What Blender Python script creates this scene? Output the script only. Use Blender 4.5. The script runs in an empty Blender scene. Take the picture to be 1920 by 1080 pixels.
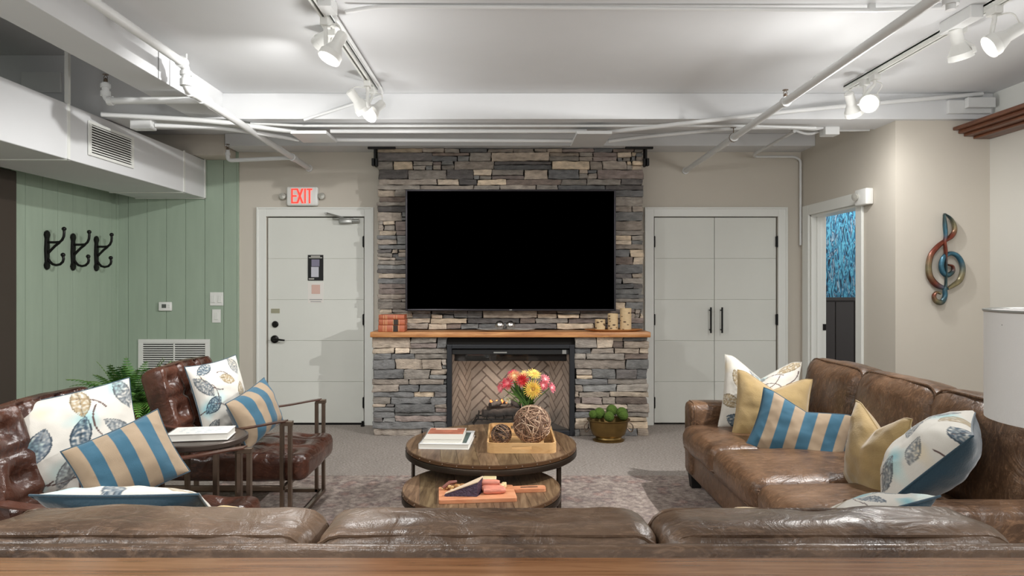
import bpy, bmesh, math, random
import numpy as np
from mathutils import Vector, Matrix, noise as mnoise
random.seed(7); np.random.seed(7)
C = bpy.context.scene.collection
PI = math.pi
F = 1240.0; CX = 945.0; CY = 530.0; EYE = 1.39

# ---------------------------------------------------------------- camera, world, exposure
cam = bpy.data.objects.new('camera', bpy.data.cameras.new('camera')); C.objects.link(cam)
cam.location = (0, 0, EYE); cam.rotation_euler = (PI/2, 0, 0)
cam.data.sensor_width = 36; cam.data.lens = 36*F/1920
cam.data.shift_x = (960-CX)/1920; cam.data.shift_y = -(540-CY)/1920
cam.data.clip_start = .05
bpy.context.scene.camera = cam
vs = bpy.context.scene.view_settings
vs.view_transform = 'Standard'; vs.look = 'None'; vs.gamma = 1; vs.use_curve_mapping = False
vs.exposure = 0.28
world = bpy.data.worlds.new('world'); bpy.context.scene.world = world
world.use_nodes = True
bg = world.node_tree.nodes['Background']
bg.inputs[0].default_value = (1.0, 0.99, 0.975, 1); bg.inputs[1].default_value = 0.8

def spot(name, loc, aim, energy, size=112, radius=.02, col=(1, .99, .97)):
    l = bpy.data.lights.new(name, 'SPOT'); l.energy = energy; l.spot_size = math.radians(size)
    l.spot_blend = 1.0; l.shadow_soft_size = radius; l.color = col
    o = bpy.data.objects.new(name, l); C.objects.link(o); o.location = loc
    o.rotation_euler = Vector(aim).to_track_quat('-Z', 'Y').to_euler()
    return o
def glow(name, loc, energy, radius=.06, col=(1, .992, .98)):
    l = bpy.data.lights.new(name, 'POINT'); l.energy = energy; l.shadow_soft_size = radius; l.color = col
    o = bpy.data.objects.new(name, l); C.objects.link(o); o.location = loc
    return o
# unseen fill lights added over and behind the camera, in three rows
for X in (-.918, 2.41, -2.6):
    for Y in (1.6, -.2):
        spot('fill_spot', (X, Y, 2.5), (-.1*X, .55, -1), 52)
        glow('fill_point', (X, Y, 2.25), 8, .12)

# ---------------------------------------------------------------- helpers
def lin(c):
    return tuple((v/255/12.92 if v/255 <= .04045 else ((v/255+.055)/1.055)**2.4) for v in c[:3])
def P(px, py, Y):
    return Vector(((px-CX)*Y/F, Y, EYE-(py-CY)*Y/F))
def nz(p, s=1.0, o=0.0):
    return mnoise.noise(Vector((p[0]*s+o, p[1]*s+o*1.7, p[2]*s-o)))

class MB:
    def __init__(s): s.v = []; s.f = []; s.m = []; s.c = []; s.uv = None
    def add(s, verts, faces, mi=0, col=None):
        n = len(s.v)
        s.v += [tuple(v) for v in verts]; s.f += [tuple(i+n for i in f) for f in faces]
        s.m += [mi]*len(faces) if isinstance(mi, int) else list(mi)
        if col is None: s.c += [(1, 1, 1)]*len(verts)
        elif isinstance(col, tuple): s.c += [col]*len(verts)
        else: s.c += list(col)
        return s
    def box(s, x0, x1, y0, y1, z0, z1, mi=0, col=None, M=None):
        v = [(x, y, z) for z in (z0, z1) for y in (y0, y1) for x in (x0, x1)]
        if M is not None: v = [M @ Vector(p) for p in v]
        return s.add(v, [(0, 2, 3, 1), (4, 5, 7, 6), (0, 1, 5, 4), (2, 6, 7, 3), (0, 4, 6, 2), (1, 3, 7, 5)], mi, col)
    def hexa(s, pts, mi=0, col=None):
        return s.add(pts, [(0, 2, 3, 1), (4, 5, 7, 6), (0, 1, 5, 4), (2, 6, 7, 3), (0, 4, 6, 2), (1, 3, 7, 5)], mi, col)
    def rbox(s, c, size, r, n=(6, 6, 6), bulge=(0, 0, 0), M=None, disp=None, mi=0, col=None):
        h = np.array(size)/2.; r = min(r, h.min()*.999)
        idx = {}; vs_ = []; fs = []
        def g(k):  # sample positions with extra density near the rounded ends
            t = np.linspace(-1, 1, n[k]+1)
            e = min(.9, r/h[k])
            if n[k] >= 4:
                inner = np.linspace(-(1-e), 1-e, n[k]-3); return np.concatenate([[-1, -1+e*.35], inner, [1-e*.35, 1]])
            return t
        G = [g(0), g(1), g(2)]
        N = [len(G[k])-1 for k in range(3)]
        def vid(i, j, k):
            key = (i, j, k)
            if key in idx: return idx[key]
            u = np.array((G[0][i], G[1][j], G[2][k])); p = u*h
            inner = np.clip(p, -(h-r), h-r); d = p-inner; L = np.linalg.norm(d)
            if L > 1e-9: p = inner+d/L*r
            for a in range(3):
                if bulge[a]:
                    b, c2 = [q for q in range(3) if q != a]
                    p[a] += u[a]*bulge[a]*max(0, 1-u[b]**2)*max(0, 1-u[c2]**2)
            p = Vector(p)
            if disp: p = disp(p, u)
            if M is not None: p = M @ p
            idx[key] = len(vs_); vs_.append((p[0]+c[0], p[1]+c[1], p[2]+c[2])); return idx[key]
        for k in (0, N[2]):
            for i in range(N[0]):
                for j in range(N[1]):
                    q = [vid(i, j, k), vid(i+1, j, k), vid(i+1, j+1, k), vid(i, j+1, k)]
                    fs.append(q if k else q[::-1])
        for j in (0, N[1]):
            for i in range(N[0]):
                for k in range(N[2]):
                    q = [vid(i, j, k), vid(i+1, j, k), vid(i+1, j, k+1), vid(i, j, k+1)]
                    fs.append(q[::-1] if j else q)
        for i in (0, N[0]):
            for j in range(N[1]):
                for k in range(N[2]):
                    q = [vid(i, j, k), vid(i, j+1, k), vid(i, j+1, k+1), vid(i, j, k+1)]
                    fs.append(q if i else q[::-1])
        return s.add(vs_, fs, mi, col)
    def tube(s, pts, r, n=8, mi=0, col=None, close=False, flat=None):
        pts = [Vector(p) for p in pts]; m = len(pts)
        rs = r if isinstance(r, (list, tuple)) else [r]*m
        up = None; rings = []
        for i, p in enumerate(pts):
            if close: t = pts[(i+1) % m]-pts[i-1]
            else: t = pts[min(i+1, m-1)]-pts[max(i-1, 0)]
            t.normalize()
            if up is None:
                up = Vector((0, 0, 1)) if abs(t.z) < .9 else Vector((0, 1, 0))
            a = t.cross(up)
            if a.length < 1e-6: a = t.orthogonal()
            a.normalize(); b = a.cross(t).normalized(); up = b
            rings.append([p+(a*math.cos(2*PI*k/n)*(flat or 1)+b*math.sin(2*PI*k/n))*rs[i] for k in range(n)])
        v = [q for g_ in rings for q in g_]; f = []
        for i in range(m if close else m-1):
            j = (i+1) % m
            for k in range(n):
                f.append((i*n+k, i*n+(k+1) % n, j*n+(k+1) % n, j*n+k))
        if not close:
            f.append(tuple(range(n))[::-1]); f.append(tuple((m-1)*n+k for k in range(n)))
        return s.add(v, f, mi, col)
    def lathe(s, prof, c=(0, 0, 0), n=32, sx=1, sy=1, M=None, mi=0, col=None, cap=True):
        v = []; f = []
        for (r, z) in prof:
            for k in range(n):
                p = Vector((r*math.cos(2*PI*k/n)*sx, r*math.sin(2*PI*k/n)*sy, z))
                if M is not None: p = M @ p
                v.append((p[0]+c[0], p[1]+c[1], p[2]+c[2]))
        for i in range(len(prof)-1):
            for k in range(n):
                f.append((i*n+k, i*n+(k+1) % n, (i+1)*n+(k+1) % n, (i+1)*n+k))
        if cap:
            if prof[0][0] > 1e-5: f.append(tuple(range(n))[::-1])
            if prof[-1][0] > 1e-5: f.append(tuple((len(prof)-1)*n+k for k in range(n)))
        return s.add(v, f, mi, col)
    def ball(s, c, r, n=16, sc=(1, 1, 1), disp=None, mi=0, col=None, M=None):
        v = []; f = []; m = n//2
        for i in range(m+1):
            for k in range(n):
                a = PI*i/m; p = Vector((math.sin(a)*math.cos(2*PI*k/n), math.sin(a)*math.sin(2*PI*k/n), -math.cos(a)))
                q = p*(r*(1+(disp(p) if disp else 0)))
                q = Vector((q.x*sc[0], q.y*sc[1], q.z*sc[2]))
                if M is not None: q = M @ q
                v.append((q.x+c[0], q.y+c[1], q.z+c[2]))
        for i in range(m):
            for k in range(n): f.append((i*n+k, i*n+(k+1) % n, (i+1)*n+(k+1) % n, (i+1)*n+k))
        return s.add(v, f, mi, col)
    def prism(s, outline, y0, y1, mi=0, col=None, axis='y', M=None):
        n = len(outline); v = []
        for d in (y0, y1):
            for (a, b) in outline:
                p = {'y': (a, d, b), 'z': (a, b, d), 'x': (d, a, b)}[axis]
                if M is not None: p = M @ Vector(p)
                v.append(p)
        f = [tuple(range(n)), tuple(range(n, 2*n))[::-1]]
        for i in range(n): f.append((i, i+n, (i+1) % n+n, (i+1) % n))
        return s.add(v, f, mi, col)
    def build(s, name, mats, parent=None, smooth=True, bev=0, origin=None, sub=0, ang=40):
        V = np.array(s.v, dtype=float)
        if parent is not None:
            off = Vector((0, 0, 0)); q = parent
            while q: off += q.location; q = q.parent
            o_loc = (0, 0, 0)
        else:
            if origin is None:
                mn = V.min(0); mx = V.max(0); origin = ((mn[0]+mx[0])/2, (mn[1]+mx[1])/2, mn[2])
            off = Vector(origin); o_loc = origin
        V = V-np.array(off)
        me = bpy.data.meshes.new(name); me.from_pydata([tuple(v) for v in V], [], s.f)
        mats = mats if isinstance(mats, (list, tuple)) else [mats]
        for m in mats: me.materials.append(m)
        if len(mats) > 1: me.polygons.foreach_set('material_index', s.m)
        ca = me.color_attributes.new('Col', 'FLOAT_COLOR', 'POINT')
        arr = np.ones((len(s.v), 4)); arr[:, :3] = np.array(s.c); ca.data.foreach_set('color', arr.ravel())
        bm = bmesh.new(); bm.from_mesh(me)
        bmesh.ops.recalc_face_normals(bm, faces=bm.faces)
        bm.to_mesh(me); bm.free()
        if smooth:
            me.polygons.foreach_set('use_smooth', [True]*len(me.polygons))
            try: me.set_sharp_from_angle(angle=math.radians(ang))
            except Exception: pass
        me.update()
        o = bpy.data.objects.new(name, me); C.objects.link(o); o.location = o_loc
        if parent is not None: o.parent = parent
        if bev:
            b = o.modifiers.new('b', 'BEVEL'); b.width = bev; b.segments = 2; b.limit_method = 'ANGLE'; b.angle_limit = math.radians(50)
        if sub:
            b = o.modifiers.new('s', 'SUBSURF'); b.levels = b.render_levels = sub
        return o

def thing(name, label, cat, loc, group=None):
    o = bpy.data.objects.new(name, None); C.objects.link(o); o.location = loc
    o.empty_display_size = .05
    o['label'] = label; o['category'] = cat
    if group: o['group'] = group
    return o
def tag(o, label, cat, group=None, kind=None):
    o['label'] = label; o['category'] = cat
    if group: o['group'] = group
    if kind: o['kind'] = kind
    return o
def struct(o):
    o['kind'] = 'structure'; return o
def dup(o, loc=None, label=None, parent=None):
    c = o.copy(); C.objects.link(c)
    if parent: c.parent = parent
    if loc is not None: c.location = loc
    if label: c['label'] = label
    for ch in list(o.children): dup(ch, parent=c)
    return c
def rot_to(d, up=(0, 0, 1)):
    return Vector(d).normalized().to_track_quat('Z', 'Y').to_matrix()
def arc(pts, r=.05, n=5):
    """round the corners of a polyline"""
    pts = [Vector(p) for p in pts]; out = [pts[0]]
    for i in range(1, len(pts)-1):
        a, b, c = pts[i-1], pts[i], pts[i+1]
        la, lc = (a-b).length, (c-b).length; k = min(r, la*.45, lc*.45)
        p = b+(a-b).normalized()*k; q = b+(c-b).normalized()*k
        for j in range(n+1):
            t = j/n; out.append(p*(1-t)**2+b*2*t*(1-t)+q*t*t)
    out.append(pts[-1]); return out

# ---------------------------------------------------------------- materials
def mat(name, col=(200, 200, 200), rough=.6, metal=0, spec=.5, var=0, vscale=3, bump=0, bscale=40, attr=False, emit=None, estr=1, coat=0, stretch=(1, 1, 1), sheen=0):
    m = bpy.data.materials.new(name); m.use_nodes = True
    nt = m.node_tree; b = nt.nodes['Principled BSDF']; L = nt.links
    b.inputs['Roughness'].default_value = rough; b.inputs['Metallic'].default_value = metal
    b.inputs['Specular IOR Level'].default_value = spec
    b.inputs['Coat Weight'].default_value = coat
    b.inputs['Sheen Weight'].default_value = sheen
    c = lin(col)+(1,)
    b.inputs['Base Color'].default_value = c
    tc = nt.nodes.new('ShaderNodeTexCoord'); mp = nt.nodes.new('ShaderNodeMapping'); mp.inputs['Scale'].default_value = stretch
    L.new(tc.outputs['Object'], mp.inputs[0])
    src = None
    if attr:
        a = nt.nodes.new('ShaderNodeAttribute'); a.attribute_name = 'Col'; src = a.outputs['Color']
    if var:
        n = nt.nodes.new('ShaderNodeTexNoise'); n.inputs['Scale'].default_value = vscale; n.inputs['Detail'].default_value = 5
        L.new(mp.outputs[0], n.inputs['Vector'])
        r = nt.nodes.new('ShaderNodeMapRange'); r.inputs[1].default_value = .25; r.inputs[2].default_value = .75
        r.inputs[3].default_value = 1-var; r.inputs[4].default_value = 1+var
        L.new(n.outputs['Fac'], r.inputs[0])
        mx = nt.nodes.new('ShaderNodeVectorMath'); mx.operation = 'SCALE'
        if src is not None: L.new(src, mx.inputs[0])
        else: mx.inputs[0].default_value = c[:3]
        L.new(r.outputs[0], mx.inputs['Scale']); src = mx.outputs[0]
    if src is not None: L.new(src, b.inputs['Base Color'])
    if bump:
        n = nt.nodes.new('ShaderNodeTexNoise'); n.inputs['Scale'].default_value = bscale; n.inputs['Detail'].default_value = 4
        L.new(mp.outputs[0], n.inputs['Vector'])
        bp = nt.nodes.new('ShaderNodeBump'); bp.inputs['Strength'].default_value = bump; bp.inputs['Distance'].default_value = .01
        L.new(n.outputs['Fac'], bp.inputs['Height']); L.new(bp.outputs[0], b.inputs['Normal'])
    if emit:
        b.inputs['Emission Color'].default_value = lin(emit)+(1,); b.inputs['Emission Strength'].default_value = estr
    return m

def ramp(nt, src, stops):
    r = nt.nodes.new('ShaderNodeValToRGB'); e = r.color_ramp.elements
    while len(e) < len(stops): e.new(.5)
    for el, (p, c) in zip(e, stops): el.position = p; el.color = lin(c)+(1,)
    nt.links.new(src, r.inputs[0]); return r.outputs['Color']

def leather(name, dark, mid, light, rough=.36, streak=1.0):
    m = bpy.data.materials.new(name); m.use_nodes = True; nt = m.node_tree; L = nt.links; b = nt.nodes['Principled BSDF']
    tc = nt.nodes.new('ShaderNodeTexCoord')
    big = nt.nodes.new('ShaderNodeTexNoise'); big.inputs['Scale'].default_value = 3.2; big.inputs['Detail'].default_value = 6; big.inputs['Distortion'].default_value = .8
    L.new(tc.outputs['Object'], big.inputs['Vector'])
    base = ramp(nt, big.outputs['Fac'], [(.28, dark), (.52, mid), (.78, light)])
    mp = nt.nodes.new('ShaderNodeMapping'); mp.inputs['Scale'].default_value = (4, 22, 7); mp.inputs['Rotation'].default_value = (.5, .7, .6)
    L.new(tc.outputs['Object'], mp.inputs[0])
    st = nt.nodes.new('ShaderNodeTexNoise'); st.inputs['Scale'].default_value = 4; st.inputs['Detail'].default_value = 8; st.inputs['Distortion'].default_value = 1.6; st.inputs['Roughness'].default_value = .65
    L.new(mp.outputs[0], st.inputs['Vector'])
    mr = nt.nodes.new('ShaderNodeMapRange'); mr.inputs[1].default_value = .5; mr.inputs[2].default_value = .75; mr.inputs[4].default_value = .55*streak
    L.new(st.outputs['Fac'], mr.inputs[0])
    mx = nt.nodes.new('ShaderNodeMix'); mx.data_type = 'RGBA'; L.new(mr.outputs[0], mx.inputs[0]); L.new(base, mx.inputs[6])
    mx.inputs[7].default_value = lin(tuple(min(255, v*1.35) for v in light))+(1,)
    L.new(mx.outputs[2], b.inputs['Base Color'])
    rr = nt.nodes.new('ShaderNodeMapRange'); rr.inputs[3].default_value = rough-.1; rr.inputs[4].default_value = rough+.16
    L.new(big.outputs['Fac'], rr.inputs[0]); L.new(rr.outputs[0], b.inputs['Roughness'])
    w = nt.nodes.new('ShaderNodeTexNoise'); w.inputs['Scale'].default_value = 9; w.inputs['Detail'].default_value = 7; w.inputs['Distortion'].default_value = 1.2
    L.new(tc.outputs['Object'], w.inputs['Vector'])
    bp = nt.nodes.new('ShaderNodeBump'); bp.inputs['Strength'].default_value = .5; bp.inputs['Distance'].default_value = .02
    L.new(w.outputs['Fac'], bp.inputs['Height'])
    f = nt.nodes.new('ShaderNodeTexVoronoi'); f.inputs['Scale'].default_value = 260; L.new(tc.outputs['Object'], f.inputs['Vector'])
    b2 = nt.nodes.new('ShaderNodeBump'); b2.inputs['Strength'].default_value = .12; b2.inputs['Distance'].default_value = .002
    L.new(f.outputs['Distance'], b2.inputs['Height']); L.new(bp.outputs[0], b2.inputs['Normal']); L.new(b2.outputs[0], b.inputs['Normal'])
    b.inputs['Specular IOR Level'].default_value = .55
    return m

def wood(name, a, bb, c, scale=(1, 12, 12), rough=.45, planks=None, knots=0):
    m = bpy.data.materials.new(name); m.use_nodes = True; nt = m.node_tree; L = nt.links; b = nt.nodes['Principled BSDF']
    tc = nt.nodes.new('ShaderNodeTexCoord'); mp = nt.nodes.new('ShaderNodeMapping'); mp.inputs['Scale'].default_value = scale
    L.new(tc.outputs['Object'], mp.inputs[0])
    n = nt.nodes.new('ShaderNodeTexNoise'); n.inputs['Scale'].default_value = 2.5; n.inputs['Detail'].default_value = 9; n.inputs['Distortion'].default_value = .9; n.inputs['Roughness'].default_value = .62
    L.new(mp.outputs[0], n.inputs['Vector'])
    col = ramp(nt, n.outputs['Fac'], [(.3, a), (.5, bb), (.72, c)])
    a_ = nt.nodes.new('ShaderNodeAttribute'); a_.attribute_name = 'Col'
    mx = nt.nodes.new('ShaderNodeMix'); mx.data_type = 'RGBA'; mx.blend_type = 'MULTIPLY'; mx.inputs[0].default_value = 1
    L.new(col, mx.inputs[6]); L.new(a_.outputs['Color'], mx.inputs[7]); L.new(mx.outputs[2], b.inputs['Base Color'])
    b.inputs['Roughness'].default_value = rough
    bp = nt.nodes.new('ShaderNodeBump'); bp.inputs['Strength'].default_value = .25; bp.inputs['Distance'].default_value = .004
    L.new(n.outputs['Fac'], bp.inputs['Height']); L.new(bp.outputs[0], b.inputs['Normal'])
    return m

def glassy(name, tint=(1, 1, 1), ior=1.45, rough=.02):
    m = bpy.data.materials.new(name); m.use_nodes = True; nt = m.node_tree; L = nt.links
    nt.nodes.remove(nt.nodes['Principled BSDF']); out = nt.nodes['Material Output']
    t = nt.nodes.new('ShaderNodeBsdfTransparent'); t.inputs[0].default_value = tint+(1,)
    g = nt.nodes.new('ShaderNodeBsdfGlossy'); g.inputs['Roughness'].default_value = rough
    fr = nt.nodes.new('ShaderNodeFresnel'); fr.inputs[0].default_value = ior
    mx = nt.nodes.new('ShaderNodeMixShader'); L.new(fr.outputs[0], mx.inputs[0]); L.new(t.outputs[0], mx.inputs[1]); L.new(g.outputs[0], mx.inputs[2])
    L.new(mx.outputs[0], out.inputs[0]); return m

M_white = mat('white_ceiling_paint', (216, 217, 218), .75, var=.03, vscale=2)
M_wtrim = mat('white_trim_paint', (228, 229, 224), .42)
M_pipe = mat('white_pipe_paint', (222, 223, 222), .4, var=.03)
M_cream = mat('cream_wall_paint', (203, 196, 184), .8, var=.02, vscale=1.5, bump=.05, bscale=200)
M_green = mat('sage_green_paint', (160, 176, 158), .62, var=.05, vscale=2.5, stretch=(6, 6, 1))
M_door = mat('white_door_paint', (218, 219, 212), .45, var=.02)
M_black = mat('black_iron', (22, 21, 20), .42, metal=.5, var=.3, vscale=20)
M_blackmat = mat('black_matte', (14, 14, 14), .6)
M_dark = mat('dark_grout', (34, 31, 29), .95)
M_bronze = mat('dark_bronze_metal', (122, 106, 92), .32, metal=.85, var=.15, vscale=12)
M_steel = mat('grey_painted_metal', (165, 166, 162), .35, metal=.6)
M_chrome = mat('silver_metal', (205, 200, 196), .25, metal=1, bump=.3, bscale=50)
M_plastic = mat('white_plastic', (232, 232, 228), .35)
M_grey = mat('grey_plastic', (120, 121, 120), .5)
M_stone = mat('ledge_stone', rough=.85, attr=True, var=.35, vscale=14, bump=1.0, bscale=38, stretch=(1, 1, 2.5))
M_attr = mat('printed_surface', rough=.7, attr=True)
M_fabric = mat('woven_fabric', rough=.85, attr=True, bump=.25, bscale=500, sheen=.2)
M_velvet = mat('velvet_fabric', rough=.8, attr=True, bump=.15, bscale=120, sheen=.6, var=.12, vscale=9)
M_sofa = leather('brown_sofa_leather', (62, 43, 30), (98, 72, 52), (130, 100, 76), .3, 1.3)
M_sofab = leather('taupe_brown_leather', (66, 50, 39), (96, 76, 60), (122, 100, 82), .28, .9)
M_chair = leather('dark_red_brown_leather', (38, 22, 17), (68, 40, 30), (98, 62, 48), .22, .6)
M_strap = leather('strap_leather', (50, 28, 20), (74, 42, 30), (92, 56, 42), .3, .2)
M_oak = wood('oak_mantel_wood', (150, 96, 52), (184, 126, 74), (208, 154, 98), (1.5, 14, 14), .45)
M_console = wood('console_oak', (120, 80, 52), (156, 110, 76), (184, 138, 100), (1.2, 26, 12), .2)
M_table = wood('reclaimed_wood', (74, 56, 40), (112, 90, 68), (142, 120, 94), (16, 1.5, 6), .4)
M_tray = wood('tray_bamboo', (190, 144, 92), (210, 168, 116), (222, 184, 134), (2, 10, 10), .45)
M_crown = wood('stained_crown_wood', (66, 38, 24), (98, 58, 38), (124, 78, 52), (12, 1, 12), .35)
M_board = wood('cutting_board_wood', (176, 108, 74), (206, 140, 102), (222, 166, 130), (2, 10, 10), .5)

# carpet
def carpet_mat():
    m = bpy.data.materials.new('grey_tweed_carpet'); m.use_nodes = True; nt = m.node_tree; L = nt.links; b = nt.nodes['Principled BSDF']
    tc = nt.nodes.new('ShaderNodeTexCoord')
    mp = nt.nodes.new('ShaderNodeMapping'); mp.inputs['Scale'].default_value = (60, 200, 1); L.new(tc.outputs['Object'], mp.inputs[0])
    n = nt.nodes.new('ShaderNodeTexNoise'); n.inputs['Scale'].default_value = 1; n.inputs['Detail'].default_value = 3; L.new(mp.outputs[0], n.inputs['Vector'])
    c = ramp(nt, n.outputs['Fac'], [(.3, (122, 112, 105)), (.5, (154, 146, 139)), (.7, (184, 176, 170))])
    L.new(c, b.inputs['Base Color']); b.inputs['Roughness'].default_value = .95; b.inputs['Specular IOR Level'].default_value = .1
    bp = nt.nodes.new('ShaderNodeBump'); bp.inputs['Strength'].default_value = .4; bp.inputs['Distance'].default_value = .004
    L.new(n.outputs['Fac'], bp.inputs['Height']); L.new(bp.outputs[0], b.inputs['Normal']); return m
def rug_mat():
    m = bpy.data.materials.new('faded_persian_rug'); m.use_nodes = True; nt = m.node_tree; L = nt.links; b = nt.nodes['Principled BSDF']
    tc = nt.nodes.new('ShaderNodeTexCoord')
    n = nt.nodes.new('ShaderNodeTexNoise'); n.inputs['Scale'].default_value = 26; n.inputs['Detail'].default_value = 6; n.inputs['Roughness'].default_value = .75; L.new(tc.outputs['Object'], n.inputs['Vector'])
    c = ramp(nt, n.outputs['Fac'], [(.32, (92, 82, 80)), (.46, (134, 120, 114)), (.55, (168, 152, 142)), (.68, (198, 188, 178))])
    v = nt.nodes.new('ShaderNodeTexVoronoi'); v.inputs['Scale'].default_value = 9; L.new(tc.outputs['Object'], v.inputs['Vector'])
    c2 = ramp(nt, v.outputs['Distance'], [(.15, (160, 126, 118)), (.4, (118, 108, 108)), (.6, (156, 146, 138))])
    mx = nt.nodes.new('ShaderNodeMix'); mx.data_type = 'RGBA'; mx.inputs[0].default_value = .38; L.new(c, mx.inputs[6]); L.new(c2, mx.inputs[7])
    L.new(mx.outputs[2], b.inputs['Base Color']); b.inputs['Roughness'].default_value = .95; b.inputs['Specular IOR Level'].default_value = .1
    bp = nt.nodes.new('ShaderNodeBump'); bp.inputs['Strength'].default_value = .6; bp.inputs['Distance'].default_value = .006
    L.new(n.outputs['Fac'], bp.inputs['Height']); L.new(bp.outputs[0], b.inputs['Normal']); return m
def wallpaper_mat():
    m = bpy.data.materials.new('blue_brushstroke_wallpaper'); m.use_nodes = True; nt = m.node_tree; L = nt.links; b = nt.nodes['Principled BSDF']
    tc = nt.nodes.new('ShaderNodeTexCoord')
    mp = nt.nodes.new('ShaderNodeMapping'); mp.inputs['Scale'].default_value = (34, 34, 6); L.new(tc.outputs['Object'], mp.inputs[0])
    n = nt.nodes.new('ShaderNodeTexNoise'); n.inputs['Scale'].default_value = 1; n.inputs['Detail'].default_value = 3; n.inputs['Distortion'].default_value = 1.2; L.new(mp.outputs[0], n.inputs['Vector'])
    c = ramp(nt, n.outputs['Fac'], [(.36, (12, 24, 44)), (.43, (30, 104, 140)), (.49, (96, 178, 204)), (.54, (34, 96, 136)), (.59, (16, 30, 50)), (.63, (150, 178, 196)), (.72, (40, 110, 140))])
    L.new(c, b.inputs['Base Color']); b.inputs['Roughness'].default_value = .7; return m
M_carpet = carpet_mat(); M_rug = rug_mat(); M_wallpaper = wallpaper_mat()

# ---------------------------------------------------------------- room shell
YB = 6.46; H = 2.78; XL = -3.77; XR = 2.9; YF = 4.9; XN = 3.6; YN = -1.6
struct(MB().box(-5, 6, YN, 8.2, -.1, 0).build('floor', M_carpet, smooth=False))
struct(MB().box(-2.31, 6, YN, 6.6, H, H+.1).box(-5, -2.31, 5.0, 6.6, H, H+.1).box(-5, -2.2, YN, 4.9, 3.06, 3.16).build('ceiling', M_white, smooth=False))
D1 = (-2.32, -1.36); D2 = (1.46, 2.672); DH = 2.035
w = MB(); w.box(-2.59, D1[0], YB, YB+.14, 0, H); w.box(D1[0], D1[1], YB, YB+.14, DH, H); w.box(D1[1], D2[0], YB, YB+.14, 0, H)
w.box(D2[0], D2[1], YB, YB+.14, DH, H); w.box(D2[1], XR+.14, YB, YB+.14, 0, H)
struct(w.build('wall_back', M_cream, smooth=False))
# green plank walls
w = MB(); x = XL
w.box(XL, -2.59, YB, YB+.14, 0, H)
k = -3.77
edges = [XL]+[(p-CX)/192. for p in (242, 277.5, 313.5, 349.5, 385.5, 421)]+[-2.6]
for a, b in zip(edges[:-1], edges[1:]): w.box(a+.002, b-.002, YB-.02, YB, 0, 2.585)
w.box(-2.6, -2.585, YB-.022, YB, 0, 2.585)
struct(w.build('wall_back_green', M_green, smooth=False, bev=.002))
w = MB(); w.box(XL-.16, XL-.02, YN, YB+.14, 0, H)
yy = [5.06, 5.21, 5.405, 5.59, 5.786, 5.98, 6.17, 6.36, 6.44]
for a, b in zip(yy[:-1], yy[1:]): w.box(XL-.02, XL, a+.002, b-.002, 0, 2.6)
w.box(XL-.02, XL+.018, 6.42, 6.44, 0, 2.6)
w.box(XL-.16, XL-.02, YN, 4.86, H, 3.06)
struct(w.build('wall_left', M_green, smooth=False, bev=.002))
w = MB(); w.box(XL-.02, XL+.05, 4.86, 5.05, 0, 2.24); w.box(XL-.02, XL+.03, 2.5, 4.86, 2.1, 2.24); w.box(XL-.02, XL, 3.9, 4.86, 0, 2.1)
struct(w.build('trim_1', mat('dark_brown_casing', (62, 52, 45), .5), smooth=False, bev=.006))
w = MB(); w.box(XL-.02, -2.62, 6.2, YB, 2.585, H)
struct(w.build('trim_2', M_cream, smooth=False, bev=.004))
# right side: stub wall with doorway, frontal wall, near wall
w = MB(); OY0, OY1 = 5.42, 6.26
w.box(XR, XR+.14, YF, OY0, 0, H); w.box(XR, XR+.14, OY1, YB, 0, H); w.box(XR, XR+.14, OY0, OY1, 2.03, H)
struct(w.build('wall_right', M_cream, smooth=False))
struct(MB().box(XR+.14, XN+.14, YF, YF+.14, 0, H).build('wall_right_front', M_cream, smooth=False))
struct(MB().box(XN, XN+.14, YN, YF, 0, 2.52).build('wall_right_near', mat('bright_cream_wall_paint', (206, 203, 195), .75), smooth=False))
struct(MB().box(XN-.01, XN+.14, YN, YF-.01, 2.52, H).build('trim_3', M_wtrim, smooth=False))
# beams
struct(MB().box(-2.31, XN-.01, 4.85, 5.18, 2.59, H).box(XL, -2.31, 4.85, 5.18, 2.59, 3.06).build('trim_4', M_white, smooth=False, bev=.004))
struct(MB().box(-2.6, XR, 6.16, YB, 2.665, H).build('trim_5', M_white, smooth=False, bev=.004))
# crown of stained wood on the near right wall
w = MB()
for i, (d, z0, z1) in enumerate([(.28, 2.515, 2.54), (.24, 2.49, 2.515), (.2, 2.47, 2.49), (.13, 2.452, 2.47)]):
    w.box(XN-d, XN, YN, YF-.005-.0*i, z0, z1)
struct(w.build('trim_6', M_crown, smooth=False, bev=.006))

# room beyond the doorway
w = MB(); w.box(XR+.14, 5.6, 7.0, 7.1, 1.235, H)
struct(w.build('wall_beyond', M_wallpaper, smooth=False))
w = MB(); w.box(XR+.14, 5.6, 6.985, 7.1, 0, 1.2); w.box(XR+.14, 5.6, 6.965, 7.1, 1.2, 1.235)
for i in range(12): w.box(XR+.2+i*.2, XR+.39+i*.2, 6.975, 6.985, 0, 1.19)
struct(w.build('trim_7', mat('dark_wainscot_paint', (48, 44, 43), .5), smooth=False, bev=.003))

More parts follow.
